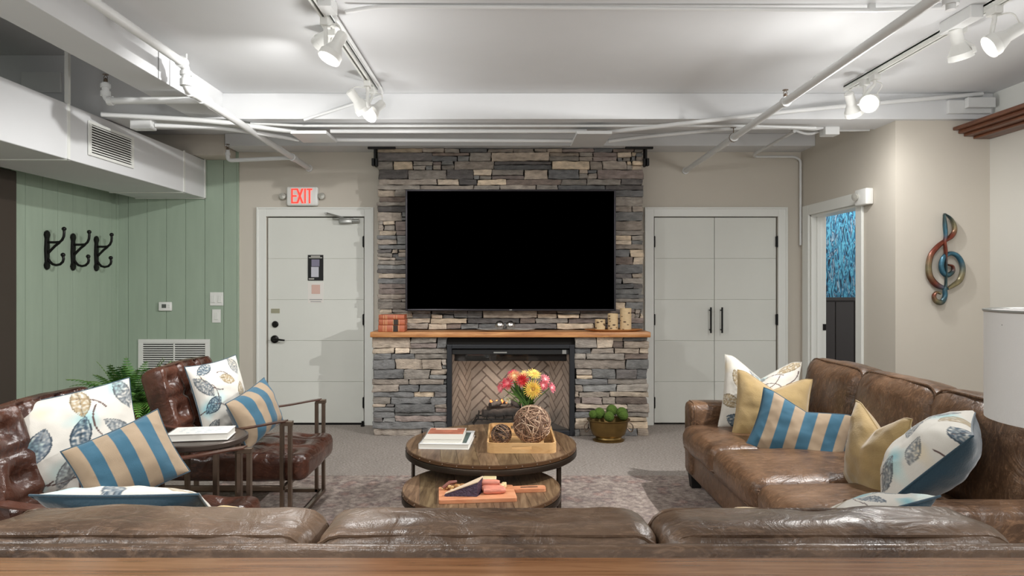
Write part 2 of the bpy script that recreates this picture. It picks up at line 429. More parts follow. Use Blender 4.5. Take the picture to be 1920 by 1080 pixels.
# doorway casing (door_3)
d3 = bpy.data.objects.new('door_3', None); C.objects.link(d3); d3.location = (XR, 5.84, 0); d3['kind'] = 'structure'
w = MB(); cw = .095
w.box(XR-.022, XR, OY1, OY1+cw+.03, 0, 2.125); w.box(XR-.022, XR, OY0-cw, OY0, 0, 2.125); w.box(XR-.022, XR, OY0, OY1, 2.03, 2.125)
w.build('casing', M_wtrim, d3, smooth=False, bev=.005)
w = MB(); w.box(XR, XR+.14, OY1-.02, OY1, 0, 2.03); w.box(XR, XR+.14, OY0, OY0+.02, 0, 2.03); w.box(XR, XR+.14, OY0, OY1, 2.01, 2.03)
w.box(XR+.05, XR+.09, OY1-.032, OY1-.02, 0, 2.01); w.build('jamb', M_wtrim, d3, smooth=False, bev=.003)
MB().box(XR+.108, XR+.138, OY1-.024, OY1-.02, .94, 1.0).build('strike_plate', M_black, d3, smooth=False, bev=.001)

# ---------------------------------------------------------------- doors in the back wall
def panel_slab(mb, x0, x1, z0, z1, y0, y1, n=5):
    mb.box(x0, x1, y0+.006, y1, z0, z1)
    hgt = (z1-z0)/n
    for i in range(n): mb.box(x0, x1, y0, y0+.006, z0+i*hgt+(.002 if i else 0), z0+(i+1)*hgt-(.002 if i < n-1 else 0))
def hinge(par, x, z):
    MB().box(x-.012, x+.008, YB-.012, YB+.006, z-.05, z+.05).tube([(x, YB-.012, z-.055), (x, YB-.012, z+.055)], .006, 8).build('hinge', M_black, par, smooth=False)
def casing(par, x0, x1, zt, wd=.09):
    m = MB()
    m.box(x0-wd, x0, YB-.02, YB, 0, zt+wd); m.box(x1, x1+wd, YB-.02, YB, 0, zt+wd); m.box(x0, x1, YB-.02, YB, zt, zt+wd)
    m.box(x0-wd, x0-wd+.018, YB-.03, YB-.02, 0, zt+wd); m.box(x1+wd-.018, x1+wd, YB-.03, YB-.02, 0, zt+wd); m.box(x0-wd+.018, x1+wd-.018, YB-.03, YB-.02, zt+wd-.018, zt+wd)
    m.build('casing', M_wtrim, par, smooth=False, bev=.003)
d1 = bpy.data.objects.new('door_1', None); C.objects.link(d1); d1.location = ((D1[0]+D1[1])/2, YB, 0); d1['kind'] = 'structure'
casing(d1, D1[0], D1[1], DH)
m = MB(); panel_slab(m, D1[0]+.012, D1[1]-.012, .02, DH-.01, YB+.008, YB+.05, 5); m.build('door_leaf', M_door, d1, smooth=False, bev=.002)
MB().box(D1[0], D1[1], YB+.01, YB+.1, 0, .018).build('threshold', M_black, d1, smooth=False)
MB().box(D1[0], D1[1], YB+.06, YB+.1, .0, DH).build('door_stop', M_blackmat, d1, smooth=False)
for z in (1.79, 1.03, .22): hinge(d1, D1[1]-.008, z)
m = MB(); a = P(516, 608, YB)
m.lathe([(.0, 0), (.03, 0), (.032, .012), (.022, .022), (0, .022)], (a.x, YB+.008, a.z), 20, M=Matrix.Rotation(PI/2, 3, 'X')); m.build('deadbolt', M_black, d1)
m = MB(); a = P(515, 636, YB)
m.lathe([(.0, 0), (.038, 0), (.038, .012), (.02, .02), (.014, .05), (0, .05)], (a.x, YB+.008, a.z), 20, M=Matrix.Rotation(PI/2, 3, 'X'))
m.tube([(a.x, YB-.04, a.z), (a.x+.04, YB-.045, a.z), (a.x+.11, YB-.04, a.z-.008)], [.012, .011, .008], 10); m.build('door_handle', M_black, d1)
a = P(516, 583, YB); MB().box(a.x-.042, a.x+.042, YB+.004, YB+.008, a.z-.022, a.z+.022).build('nameplate', mat('brushed_plate', (172, 168, 146), .4, metal=.4), d1, smooth=False)
m = MB(); a = P(650, 415, YB)
m.rbox((a.x, YB-.03, a.z), (.13, .06, .05), .01, (4, 4, 4)); m.tube([(a.x+.06, YB-.03, a.z+.002), (a.x+.13, YB-.03, a.z+.002)], .02, 12)
m.rbox((a.x-.03, YB-.03, a.z+.024), (.2, .03, .014), .004, (4, 4, 4))
m.build('door_closer_body', M_steel, d1)
m = MB(); b1 = P(614, 401, YB); m.tube([(a.x-.02, YB-.04, a.z+.03), (b1.x+.01, YB-.07, b1.z)], .009, 6); m.tube([(b1.x+.01, YB-.07, b1.z), (b1.x-.01, YB-.02, b1.z+.005)], .011, 6)
m.build('door_closer_arm', M_steel, d1)

d2 = bpy.data.objects.new('door_2', None); C.objects.link(d2); d2.location = ((D2[0]+D2[1])/2, YB, 0); d2['kind'] = 'structure'
casing(d2, D2[0], D2[1], DH)
MB().box(D2[0], D2[1], YB+.06, YB+.1, .0, DH).build('door_stop', M_blackmat, d2, smooth=False)
mid = (1340-CX)/192
for k, (x0, x1, hx) in enumerate([(D2[0]+.012, mid-.002, 1331), (mid+.002, D2[1]-.012, 1352)]):
    m = MB(); panel_slab(m, x0, x1, .02, DH-.008, YB+.008, YB+.05, 5); leaf = m.build('door_leaf', M_door, d2, smooth=False, bev=.002)
    hxw = (hx-CX)/192; m = MB(); z0, z1 = 1.39-94/192., 1.39-46/192.
    m.tube([(hxw, YB-.035, z0), (hxw, YB-.035, z1)], .009, 10)
    for z in (z0+.03, z1-.03): m.tube([(hxw, YB-.035, z), (hxw, YB+.008, z)], .007, 8)
    m.build('pull_handle', M_black, leaf)
    for z in (1.79, 1.03, .22): hinge(leaf, (D2[0]+.008) if k == 0 else (D2[1]-.008), z)

# papers on door 1
a = P(577, 478, YB); b = P(606, 526, YB)
t = thing('door_notice', 'black framed notice with two small cards on the white exit door', 'notice', (a.x, YB+.004, b.z))
MB().box(a.x, b.x, YB+.002, YB+.008, b.z, a.z).build('frame', M_blackmat, t, smooth=False)
def prel(x0, y0, x1, y1, name, col, par, yo=.0):
    p = P(x0, y0, YB); q = P(x1, y1, YB); MB().box(p.x, q.x, YB-.001-yo, YB+.002, q.z, p.z).build(name, mat(name+'_colour', col, .5), par, smooth=False)
prel(584, 486.5, 599, 499.5, 'card', (128, 124, 144), t); prel(583.5, 500.5, 597.5, 519.5, 'card', (196, 196, 204), t)
prel(583, 479.5, 600, 481.5, 'text_line', (190, 188, 180), t); prel(579, 482.5, 604, 484, 'text_line', (200, 198, 190), t); prel(579, 522, 589, 524, 'text_line', (190, 188, 180), t)
a = P(577, 530, YB); b = P(606, 568, YB)
t = thing('paper_sheet', 'plain white sheet with faint pink block below the black notice', 'paper', (a.x, YB+.004, b.z))
MB().box(a.x, b.x, YB+.005, YB+.008, b.z, a.z).build('sheet', mat('paper', (226, 222, 216), .8), t, smooth=False)
prel(584, 534, 600, 551, 'pink_block', (212, 178, 166), t, -.004); prel(580, 561, 604, 562.3, 'text_line', (150, 150, 150), t, -.004); prel(582, 565, 602, 566, 'text_line', (150, 150, 150), t, -.004)

# exit sign
a = P(540, 351, YB); b = P(599, 387, YB)
t = thing('exit_sign', 'white wall-mounted sign with red EXIT letters above the single door', 'sign', ((a.x+b.x)/2, YB, b.z))
cx, cz = (a.x+b.x)/2, (a.z+b.z)/2; W, Hh = b.x-a.x, a.z-b.z
MB().rbox((cx, YB-.03, cz), (W, .06, Hh), .022, (6, 4, 6)).build('housing', M_plastic, t)
M_red = mat('red_letters', (235, 70, 60), .5, emit=(255, 60, 48), estr=.9)
def bar(m, x0, x1, z0, z1, M=None): m.box(x0, x1, YB-.066, YB-.058, z0, z1, M=M)
lh = Hh*.76; z0 = cz-lh/2; lw = W*.17; st = .014; gx = cx-W*.33
m = MB(); bar(m, gx, gx+st, z0, z0+lh)
for zz in (z0, z0+lh/2-st/2, z0+lh-st): bar(m, gx+st, gx+lw, zz, zz+st)
m.build('letter_e', M_red, t, smooth=False)
m = MB(); xc = gx+W*.27
for s_ in (-1, 1): m.prism([(xc-s_*lw/2-.008, z0), (xc-s_*lw/2+.01, z0), (xc+s_*lw/2+.008, z0+lh), (xc+s_*lw/2-.01, z0+lh)], YB-.066-.001*s_, YB-.058)
m.build('letter_x', M_red, t, smooth=False)
m = MB(); xc = gx+W*.435; bar(m, xc-st/2, xc+st/2, z0, z0+lh); m.build('letter_i', M_red, t, smooth=False)
m = MB(); xc = gx+W*.575; bar(m, xc-st/2, xc+st/2, z0, z0+lh-st); bar(m, xc-lw/2, xc+lw/2, z0+lh-st, z0+lh); m.build('letter_t', M_red, t, smooth=False)
M_lens = mat('clear_lens', (190, 188, 180), .2, metal=.3)
for s_ in (-1, 1):
    hx = cx+s_*(W/2+.035)
    m = MB(); m.lathe([(0, 0), (.026, 0), (.034, .02), (.03, .045), (0, .05)], (hx, YB-.02, cz), 16, M=Matrix.Rotation(PI/2, 3, 'X')); m.tube([(hx, YB-.03, cz), (cx+s_*W/2, YB-.03, cz)], .01, 8)
    m.build('emergency_lamp', M_lens, t)
# emergency light on the stub wall by the doorway
e = P(1630, 370, 5.28)
t = thing('emergency_light', 'white emergency light box beside the top of the doorway casing', 'light', (XR-.03, 5.3, e.z-.07))
MB().rbox((XR-.032, 5.27, e.z), (.062, .17, .13), .012, (4, 5, 5)).build('housing', M_plastic, t)
for dy in (.045,):
    MB().lathe([(0, 0), (.024, 0), (.032, .03), (.0, .038)], (XR-.06, 5.27+dy, e.z+.01), 16, M=rot_to((-1, -.2, -.2))).build('emergency_lamp', M_lens, t)

# ---------------------------------------------------------------- stone chimney breast
YU = 6.26; YLo = 6.0
def stone_field(x0, x1, z0, z1, yf, yback, holes=(), seed=1):
    rnd = random.Random(seed); mb = MB()
    pal = [(118, 120, 122), (134, 130, 126), (104, 106, 109), (146, 139, 133), (112, 102, 97), (190, 176, 158), (160, 150, 140), (126, 117, 115), (180, 169, 156), (96, 94, 95)]
    wts = [5, 5, 4, 4, 2, 2.2, 3, 3, 1.6, 2]
    def stone(a, b, c, d):
        for (hx0, hx1, hz0, hz1) in holes:
            if a >= hx0-.001 and b <= hx1+.001 and c < hz1-.01 and d > hz0+.01: return
            # trim against the hole
            if c < hz1-.012 and d > hz0+.012:
                if a < hx0 < b and b <= hx1+.3: b = min(b, hx0)
                elif a < hx1 < b: a = max(a, hx1)
        if b-a < .015 or d-c < .008: return
        out = rnd.uniform(-.018, .014); gap = rnd.uniform(.001, .005)
        left = a <= x0+.002; right = b >= x1-.002
        yb = yback if (left or right) else yf+.07
        a2 = a+(rnd.uniform(-.012, .008) if left else gap); b2 = b-(rnd.uniform(-.012, .008) if right else gap)
        y0_ = yf+out
        col = lin(rnd.choices(pal, wts)[0]); k_ = rnd.uniform(.72, 1.25)*1.22; col = (col[0]*k_*1.05, col[1]*k_, col[2]*k_*.93)
        o = rnd.uniform(0, 99); sk = rnd.uniform(-.2, .2) if b-a < .3 else rnd.uniform(-.08, .08)
        def dsp(p, u):
            q = Vector(p)
            n_ = nz((q.x, q.z, q.y), 12, o)*.012+nz((q.x, q.z*2, q.y), 34, o)*.007
            q.y += n_*(1 if u[1] < 0 else 0)
            q.z += nz((q.x, u[2]*3, 0), 11, o)*.009*abs(u[2])+sk*q.x*.12
            q.x += nz((q.z, u[0]*3, 0), 30, o)*.012*abs(u[0])+sk*q.z*.6
            return q
        L_ = b2-a2; nx = max(5, min(20, int(L_/.022)))
        mb.rbox(((a2+b2)/2, (y0_+yb)/2, (c+d)/2), (L_, yb-y0_, d-c-gap), .008, (nx, 3 if yb-yf < .1 else 4, 6), disp=dsp, col=col)
    z = z0
    while z < z1-.012:
        h_ = rnd.uniform(.042, .092)
        if z+h_ > z1-.02: h_ = z1-z
        x = x0
        while x < x1-.01:
            L_ = rnd.choice([rnd.uniform(.12, .22), rnd.uniform(.22, .38), rnd.uniform(.34, .56)])
            if x+L_ > x1-.07: L_ = x1-x
            if h_ > .07 and rnd.random() < .5:
                hh = h_*rnd.uniform(.38, .62); q = x+L_*rnd.uniform(.3, .7)
                stone(x, x+L_, z, z+hh) if rnd.random() < .5 else (stone(x, q, z, z+hh), stone(q, x+L_, z, z+hh))
                stone(x, x+L_, z+hh, z+h_) if rnd.random() < .5 else (stone(x, q, z+hh, z+h_), stone(q, x+L_, z+hh, z+h_))
            else: stone(x, x+L_, z, z+h_)
            x += L_
        z += h_
    return mb
sf = thing('stone_fireplace', 'tall ledge-stone fireplace and chimney breast in the middle of the back wall', 'fireplace', (.05, 6.2, 0))
xu0, xu1 = (709-CX)/198.4, (1205-CX)/198.4
xl0, xl1 = (700-CX)/206.5, (1214-CX)/206.5
FX0, FX1, FZ1 = (838-CX)/206.5, (1077-CX)/206.5, EYE-(646-CY)/206.5
stone_field(xu0, xu1, .95, 2.66, YU, YB-.001, [], 3).build('upper_stonework', M_stone, sf)
MB().box(xu0+.03, xu1-.03, YU+.03, YB-.001, .93, 2.66).build('upper_backing', M_dark, sf, smooth=False)
stone_field(xl0, xl1, 0, .9, YLo, YB-.001, [(FX0, FX1, -.1, FZ1)], 11).build('lower_stonework', M_stone, sf)
m = MB(); m.box(xl0+.03, FX0, YLo+.03, YB-.001, 0, .9); m.box(FX1, xl1-.03, YLo+.03, YB-.001, 0, .9); m.box(FX0, FX1, YLo+.03, YB-.001, FZ1, .9)
m.build('lower_backing', M_dark, sf, smooth=False)
mx0, mx1 = (694-CX)/208.5, (1220-CX)/208.5
MB().rbox(((mx0+mx1)/2, 6.1, .922), (mx1-mx0, .32, .048), .006, (8, 4, 4)).build('mantel_shelf', M_oak, sf)
# firebox
m = MB(); ft = .045
for (a, b, c, d) in [(FX0, FX0+ft, .0, FZ1), (FX1-ft, FX1, .0, FZ1), (FX0+ft, FX1-ft, FZ1-.035, FZ1), (FX0+ft, FX1-ft, .0, .05)]: m.box(a, b, YLo-.02, YLo+.05, c, d)
fr_ = m.build('firebox_frame', mat('charcoal_frame', (48, 50, 54), .4, metal=.4), sf, smooth=False, bev=.004)
m = MB(); m.box(FX0+ft, FX1-ft, YLo+.005, YLo+.03, FZ1-.09, FZ1-.045); m.build('louver_bar', M_blackmat, sf, smooth=False, bev=.003)
MB().box(FX0+ft, FX1-ft, YLo+.09, YLo+.11, FZ1-.16, FZ1-.05).build('shade_panel', M_blackmat, sf, smooth=False)  # added black panel, stands in for the dark reflections across the firebox top
m = MB(); a = P(938, 661, 6.0); m.box(a.x-.06, a.x+.06, YLo-.002, YLo+.006, a.z-.006, a.z+.006); m.build('handle_strip', M_steel, sf, smooth=False)
a = P(1058, 660, 6.0); MB().box(a.x-.018, a.x+.018, YLo+.0, YLo+.006, a.z-.018, a.z+.018).build('rating_label', M_steel, sf, smooth=False)
def herring(u, v):
    L = .2; Wd = .07
    a = (u+v)*.7071; b = (v-u)*.7071
    i = math.floor(a/Wd); j = math.floor(b/Wd); fa = a/Wd-i; fb = b/Wd-j
    k_ = (i-j) % 6; g = .1
    horiz = k_ < 3
    if horiz: pos = k_+fa; edge = min(fb, 1-fb, pos, 3-pos); bid = (i-k_, j, 0)
    else:
        pos = (5-k_)+fb; edge = min(fa, 1-fa, pos, 3-pos); bid = (i, j-(5-k_), 1)
    return edge, bid
def brickpanel(mb, fn, w_, h_, nx, ny):
    vs_ = []; cs = []; fs = []
    for j in range(ny+1):
        for i in range(nx+1):
            u, v = w_*i/nx, h_*j/ny; e, bid = herring(u, v)
            rr = random.Random(hash(bid) & 0xffff).uniform(.88, 1.08)
            c = (206, 192, 178) if e > .09 else (140, 126, 116)
            col = tuple(q*rr for q in lin(c)) if e > .09 else lin(c)
            vs_.append(fn(u, v, 0 if e > .09 else -.004)); cs.append(col)
    for j in range(ny):
        for i in range(nx): q = j*(nx+1)+i; fs.append((q, q+1, q+nx+2, q+nx+1))
    mb.add(vs_, fs, 0, cs)
M_brick = mat('fire_brick', rough=.85, attr=True, var=.12, vscale=12)
bx0, bx1 = FX0+.2, FX1-.2; yb_ = YB-.06; yf_ = YLo+.05; ix0, ix1 = FX0+ft, FX1-ft
m = MB(); brickpanel(m, lambda u, v, d: (bx0+u, yb_-d, .05+v), bx1-bx0, .72, 200, 180)
sl = math.hypot(bx0-ix0, yb_-yf_)
brickpanel(m, lambda u, v, d: (ix0+(bx0-ix0)*u/sl, yf_+(yb_-yf_)*u/sl, .05+v), sl, .72, 110, 180)
brickpanel(m, lambda u, v, d: (ix1+(bx1-ix1)*u/sl, yf_+(yb_-yf_)*u/sl, .05+v), sl, .72, 110, 180)
m.build('firebrick_lining', M_brick, sf, smooth=False)
m = MB(); m.hexa([(ix0, yf_, .0), (ix1, yf_, .0), (bx0, yb_, .0), (bx1, yb_, .0), (ix0, yf_, .05), (ix1, yf_, .05), (bx0, yb_, .05), (bx1, yb_, .05)])
m.build('firebox_floor', M_grey, sf, smooth=False)
MB().box(ix0, ix1, yf_, yb_+.02, FZ1-.07, FZ1-.05).build('firebox_roof', M_blackmat, sf, smooth=False)
MB().box(ix0, ix1, YLo+.035, YLo+.04, .05, FZ1-.05).build('glass_front', glassy('fireplace_glass', (.97, .97, .97), 1.5, .03), sf, smooth=False)
# grate and logs
gcx = (945-CX)/200+.0
t = thing('fire_grate', 'black iron grate on the floor of the firebox', 'grate', (0, 6.2, .05))
m = MB()
for zz in (.125,): m.tube([(-.27, 6.12, zz), (.27, 6.12, zz)], .008, 8); m.tube([(-.27, 6.3, zz), (.27, 6.3, zz)], .008, 8)
for i in range(7): xx = -.24+.08*i; m.tube(arc([(xx, 6.1, .17), (xx, 6.1, .125), (xx, 6.32, .125), (xx, 6.32, .17)], .02), .006, 6)
m.build('rack', M_black, t)
for sx in (-1, 1):
    for yy_ in (6.12, 6.3): MB().tube(arc([(sx*.25, yy_, .125), (sx*.27, yy_, .1), (sx*.3, yy_, .05)], .02), .007, 6).build('leg', M_black, t)
M_log = mat('charred_log', rough=.9, attr=True, var=.5, vscale=22, bump=1, bscale=30)
def log(p0, p1, r, seed, lab):
    p0, p1 = Vector(p0), Vector(p1); pts = []; rs = []
    for i in range(13):
        q = p0.lerp(p1, i/12); q += Vector((0, nz((i*.3, seed, 0), 1)*.02, nz((seed, i*.3, 0), 1)*.02)); pts.append(q); rs.append(r*(1+.25*nz((i*.6, seed*3, 1), 1)))
    m = MB(); m.tube(pts, rs, 12, col=lin((70, 66, 64)) if seed % 2 else lin((96, 84, 74)))
    tag(m.build('fire_log', M_log), lab, 'log', 'logs in the fireplace')
log((-.2, 6.16, .175), (.14, 6.16, .185), .036, 1, 'thick charred log along the front of the fireplace grate')
log((-.16, 6.26, .19), (.24, 6.25, .19), .034, 2, 'brown log lying at the back of the fireplace grate')
log((-.13, 6.15, .25), (.03, 6.25, .275), .026, 3, 'slanting log with flames on top left of the fire')
log((.06, 6.24, .25), (.24, 6.17, .25), .025, 5, 'slanting dark log on the right of the fire')
m = MB()
M_flame = mat('gas_flame', (255, 150, 70), .6, emit=(255, 140, 80), estr=.9)
for i in range(4):
    fx = -.12+.05*i+random.uniform(-.01, .01); fh = random.uniform(.03, .06)
    m.tube([(fx, 6.2, .26), (fx+.006, 6.2, .26+fh*.4), (fx-.004, 6.2, .26+fh*.75), (fx+.004, 6.2, .26+fh)], [.008, .013, .008, .001], 8)
tag(m.build('gas_flames', M_flame), 'small orange gas flames above the logs', 'fire', kind='stuff')
glow('next_room_fill', (3.7, 6.3, 2.4), 22, .08)  # point light added to brighten the wallpaper, no fixture behind it
glow('fire_glow', (-.05, 6.12, .36), 1.3, .03, (1, .8, .65))
# dark brackets at the chimney top
for (xc, s_, lab) in [(xu0, -1, 'dark metal bracket at the top left corner of the stone chimney'), (xu1, 1, 'dark metal bracket at the top right corner of the stone chimney')]:
    m = MB(); m.box(min(xc-s_*.17, xc+s_*.09), max(xc-s_*.17, xc+s_*.09), YU-.06, YU-.03, 2.645, 2.675)
    m.box(min(xc+s_*.015, xc+s_*.035), max(xc+s_*.015, xc+s_*.035), YU-.05, YU+.05, 2.49, 2.66)
    m.box(min(xc+s_*.0, xc+s_*.055), max(xc+s_*.0, xc+s_*.055), YU-.05, YU+.0, 2.49, 2.56)
    tag(m.build('corner_bracket', M_blackmat, smooth=False, bev=.004), lab, 'bracket')

# ---------------------------------------------------------------- television
s_ = 202.; tx0, tx1 = (760-CX)/s_, (1155-CX)/s_; tz1, tz0 = EYE+(530-355)/s_, EYE-(583-530)/s_; ty = F/s_
t = thing('television', 'huge black flat-screen television hung on the stone chimney', 'television', ((tx0+tx1)/2, ty, tz0))
m = MB(); bz = .018
m.box(tx0, tx0+bz, ty, ty+.06, tz0, tz1); m.box(tx1-bz, tx1, ty, ty+.06, tz0, tz1); m.box(tx0+bz, tx1-bz, ty, ty+.06, tz1-bz, tz1); m.box(tx0+bz, tx1-bz, ty, ty+.06, tz0, tz0+bz)
m.build('bezel', mat('tv_bezel', (52, 50, 54), .3, metal=.7), t, smooth=False, bev=.004)
MB().box(tx0+bz, tx1-bz, ty+.008, ty+.06, tz0+bz, tz1-bz).build('screen', mat('tv_screen', (0, 0, 0), .5, spec=0), t, smooth=False)
MB().box(tx0+.3, tx1-.3, ty+.06, YU+.01, tz0+.3, tz1-.3).build('wall_mount', M_blackmat, t, smooth=False)
MB().box((tx0+tx1)/2-.012, (tx0+tx1)/2+.012, ty-.002, ty+.001, tz0+.006, tz0+.013).build('logo', M_steel, t, smooth=False)

# ---------------------------------------------------------------- things on the mantel
MZ = .946
M_bookr = mat('orange_red_binding', (172, 92, 60), .45, var=.15, vscale=30)
M_bookd = mat('dark_book_label', (48, 40, 32), .5); M_gold = mat('gilt_line', (222, 182, 130), .4); M_page = mat('page_block', (222, 208, 184), .8)
bx0_ = (711-CX)/206.; z = MZ
for i, (hh, x0, x1, lab) in enumerate([(.062, 711, 760.5, 'thick orange-red leather book at the bottom of the mantel stack'), (.052, 712, 761, 'orange-red leather book in the middle of the mantel stack'), (.041, 712, 760, 'thinnest orange leather book on top of the mantel stack')]):
    a, b = (x0-CX)/206., (x1-CX)/206.
    t = thing('leather_book', lab, 'book', ((a+b)/2, 6.03, z), 'leather-bound books on the mantel')
    m = MB(); m.rbox(((a+b)/2, 6.045, z+hh/2), (b-a, .17, hh-.001), .006, (4, 4, 4)); m.build('cover', M_bookr, t)
    if True:
        xx = a+(b-a)*.66
        if i < 2: MB().box(xx-.02, xx+.02, 5.957, 5.962, z+.003, z+hh-.003).build('spine_label', M_bookd, t, smooth=False)
        for q in (.2, .27, .32, .56 if i < 2 else .6, .78 if i < 2 else .7): MB().box(a+(b-a)*q-.0015, a+(b-a)*q+.0015, 5.957, 5.961, z+.004, z+hh-.004).build('spine_band', M_gold, t, smooth=False)
    z += hh
t = thing('leaf_dish', 'long silvery leaf-shaped dish lying in the middle of the mantel', 'dish', ((945-CX)/208., 6.03, MZ))
m = MB(); a, b = (893-CX)/207., (1004-CX)/207.; xc = (a+b)/2; hw = (b-a)/2; vsx = []; fs = []
NU, NV = 24, 8
for i in range(NU+1):
    u = -1+2*i/NU
    for j in range(NV+1):
        v = -1+2*j/NV; wd = .075*math.sqrt(max(0, 1-abs(u)**2.2))
        vsx.append((xc+hw*u, 6.03+wd*v, MZ+.006+.018*(v*v)*(1-u*u)+.02*u**4))
n0 = len(vsx); vsx += [(x_, y_, max(z_-.006, MZ)) for x_, y_, z_ in vsx]
for i in range(NU):
    for j in range(NV):
        q = i*(NV+1)+j; fs.append((q, q+1, q+NV+2, q+NV+1)); fs.append((n0+q, n0+q+NV+1, n0+q+NV+2, n0+q+1))
m.add(vsx, fs); m.build('dish', mat('pale_silver', (224, 220, 214), .35, metal=.35), t)
for px, lab in ((937, 'dimpled silver ball on the left in the mantel dish'), (957, 'dimpled silver ball on the right in the mantel dish')):
    m = MB(); m.ball(((px-CX)/206., 6.03, MZ+.054), .043, 24, disp=lambda p: .03*nz(p, 5)); tag(m.build('silver_ball', M_chrome), lab, 'decorative ball', 'silver balls on the mantel')
a, b = (1098-CX)/208.5, (1210-CX)/208.5
m = MB(); pr = [(0, 0), (.2, 0), (.255, .012), (.27, .02), (.262, .022), (.2, .012), (0, .01)]
m.lathe(pr, ((a+b)/2, 6.05, MZ), 40, sx=(b-a)/.54, sy=.4); tag(m.build('wooden_tray', M_oak), 'oval wooden tray under the birch candles on the mantel', 'tray')
M_birch = mat('birch_bark', rough=.7, attr=True, var=.1, vscale=30, stretch=(1, 1, 4)); M_wick = M_blackmat
def candle(px0, px1, pyt, lab):
    xc = ((px0+px1)/2-CX)/206.; r = (px1-px0)/2/206.; zt = EYE-(pyt-CY)/206.; zb = MZ+.012
    t = thing('birch_candle', lab, 'candle', (xc, 6.03, zb), 'birch bark candles on the mantel')
    rnd = random.Random(px0); spots = [(rnd.uniform(PI, 2*PI), rnd.uniform(.01, zt-zb-.01), rnd.uniform(.005, .012)) for _ in range(9)]
    v = []; c = []; f = []; n = 64; mm = int((zt-zb)/.003)
    for j in range(mm+1):
        for k in range(n):
            th = 2*PI*k/n; zz = (zt-zb)*j/mm; cc = (206, 180, 140)
            for (a_, z_, q) in spots:
                d = abs((th-a_+PI) % (2*PI)-PI)*r/q/1.3; e = abs(zz-z_)/q/.6
                if d*d+e*e < 1: cc = (86, 62, 44)
            v.append((xc+r*math.cos(th), 6.03+r*math.sin(th), zb+zz)); c.append(lin(cc))
    for j in range(mm):
        for k in range(n): f.append((j*n+k, j*n+(k+1) % n, (j+1)*n+(k+1) % n, (j+1)*n+k))
    m = MB(); m.add(v, f, 0, c); m.build('bark_shell', M_birch, t)
    m = MB(); m.lathe([(0, zb+.0), (r*.97, zb), (r*.97, zt-.004), (r*.7, zt-.008), (0, zt-.008)], (xc, 6.03, 0), 32); m.build('wax', mat('cream_wax', (232, 220, 190), .5), t)
    MB().tube([(xc, 6.03, zt-.01), (xc+.001, 6.03, zt+.006)], .0015, 6).build('wick', M_wick, t)
candle(1116, 1135, 599, 'shortest birch bark candle on the left of the tray')
candle(1140, 1159, 588, 'middle-height birch bark candle on the mantel tray')
candle(1163, 1184, 578, 'tallest birch bark candle on the right of the tray')

# brass planter with moss balls
bc = P(1141, 820, 5.82); bx_, by_ = bc.x, 5.82
t = thing('brass_planter', 'oval brass footed planter on the floor right of the fireplace', 'planter', (bx_, by_, 0))
prof = [(.0, .0), (.135, .0), (.14, .012), (.115, .022), (.11, .035), (.145, .06), (.165, .12), (.172, .175), (.19, .185), (.19, .192), (.166, .188), (.158, .15), (.1, .05), (0, .045)]
MB().lathe(prof, (bx_, by_, 0), 40, sx=1, sy=.75).build('bowl', mat('aged_brass', (132, 108, 66), .32, metal=.9, var=.2, vscale=14), t)
for s_ in (-1, 1):
    m = MB(); m.tube(arc([(bx_+s_*.175, by_, .17), (bx_+s_*.22, by_-.01, .13), (bx_+s_*.2, by_-.02, .07), (bx_+s_*.165, by_, .11)], .03), .005, 8); m.build('handle', M_bronze, t)
M_moss = mat('green_moss', (80, 106, 38), .95, var=.35, vscale=25, bump=1, bscale=90)
labs = ['far left in the brass planter', 'second from left in the brass planter', 'highest, at the middle back of the brass planter', 'low at the front middle of the brass planter', 'at the right back of the brass planter', 'at the right front edge of the brass planter']
for (px, py, r, dy), lab in zip([(1112, 777, .038, 0), (1124, 775, .05, .02), (1147, 769, .05, .04), (1142, 781, .045, -.06), (1166, 774, .05, .02), (1169, 779, .042, -.04)], labs):
    s5 = F/(by_+dy); m = MB(); m.ball(((px-CX)/s5, by_+dy, EYE-(py-CY)/s5), r, 20, disp=lambda p: .08*nz(p, 6)+.04*nz(p, 17)); tag(m.build('moss_ball', M_moss), 'green moss ball '+lab, 'moss ball', 'moss balls in the planter')

# ---------------------------------------------------------------- ducts
t = thing('supply_duct', 'long low white rectangular air duct above the green wall', 'duct', (-3.235, 2.4, 2.21))
MB().box(-3.57, -2.9, YN, YB-.03, 2.21, 2.58).build('duct_body', M_white, t, smooth=False, bev=.006)
for y in (4.4, 5.99, 2.7, 6.41):
    m = MB(); m.box(-2.9, -2.893, y-.012, y+.012, 2.205, 2.585); m.box(-3.57, -2.893, y-.012, y+.012, 2.203, 2.21); m.build('seam_flange', M_wtrim, t, smooth=False)
g = MB().box(-2.895, -2.885, 4.60, 4.63, 2.28, 2.52).box(-2.895, -2.885, 5.13, 5.16, 2.28, 2.52).box(-2.895, -2.885, 4.63, 5.13, 2.5, 2.52).box(-2.895, -2.885, 4.63, 5.13, 2.28, 2.3).build('grille_frame', M_wtrim, t, smooth=False, bev=.001)
MB().box(-2.899, -2.896, 4.63, 5.13, 2.3, 2.5).build('grille_backing', M_dark, t, smooth=False)
for i in range(11):
    z = 2.306+i*.0178; MB().hexa([(-2.896, 4.63, z+.006), (-2.882, 4.63, z), (-2.896, 5.13, z+.006), (-2.882, 5.13, z), (-2.896, 4.63, z+.014), (-2.882, 4.63, z+.008), (-2.896, 5.13, z+.014), (-2.882, 5.13, z+.008)]).build('grille_slat', M_wtrim, t, smooth=False)
tag(MB().box(-2.915, -2.89, 4.385, 4.41, 2.58, 3.06).build('duct_hanger', M_wtrim, smooth=False), 'white vertical hanger strap between the low duct and the ceiling', 'hanger')
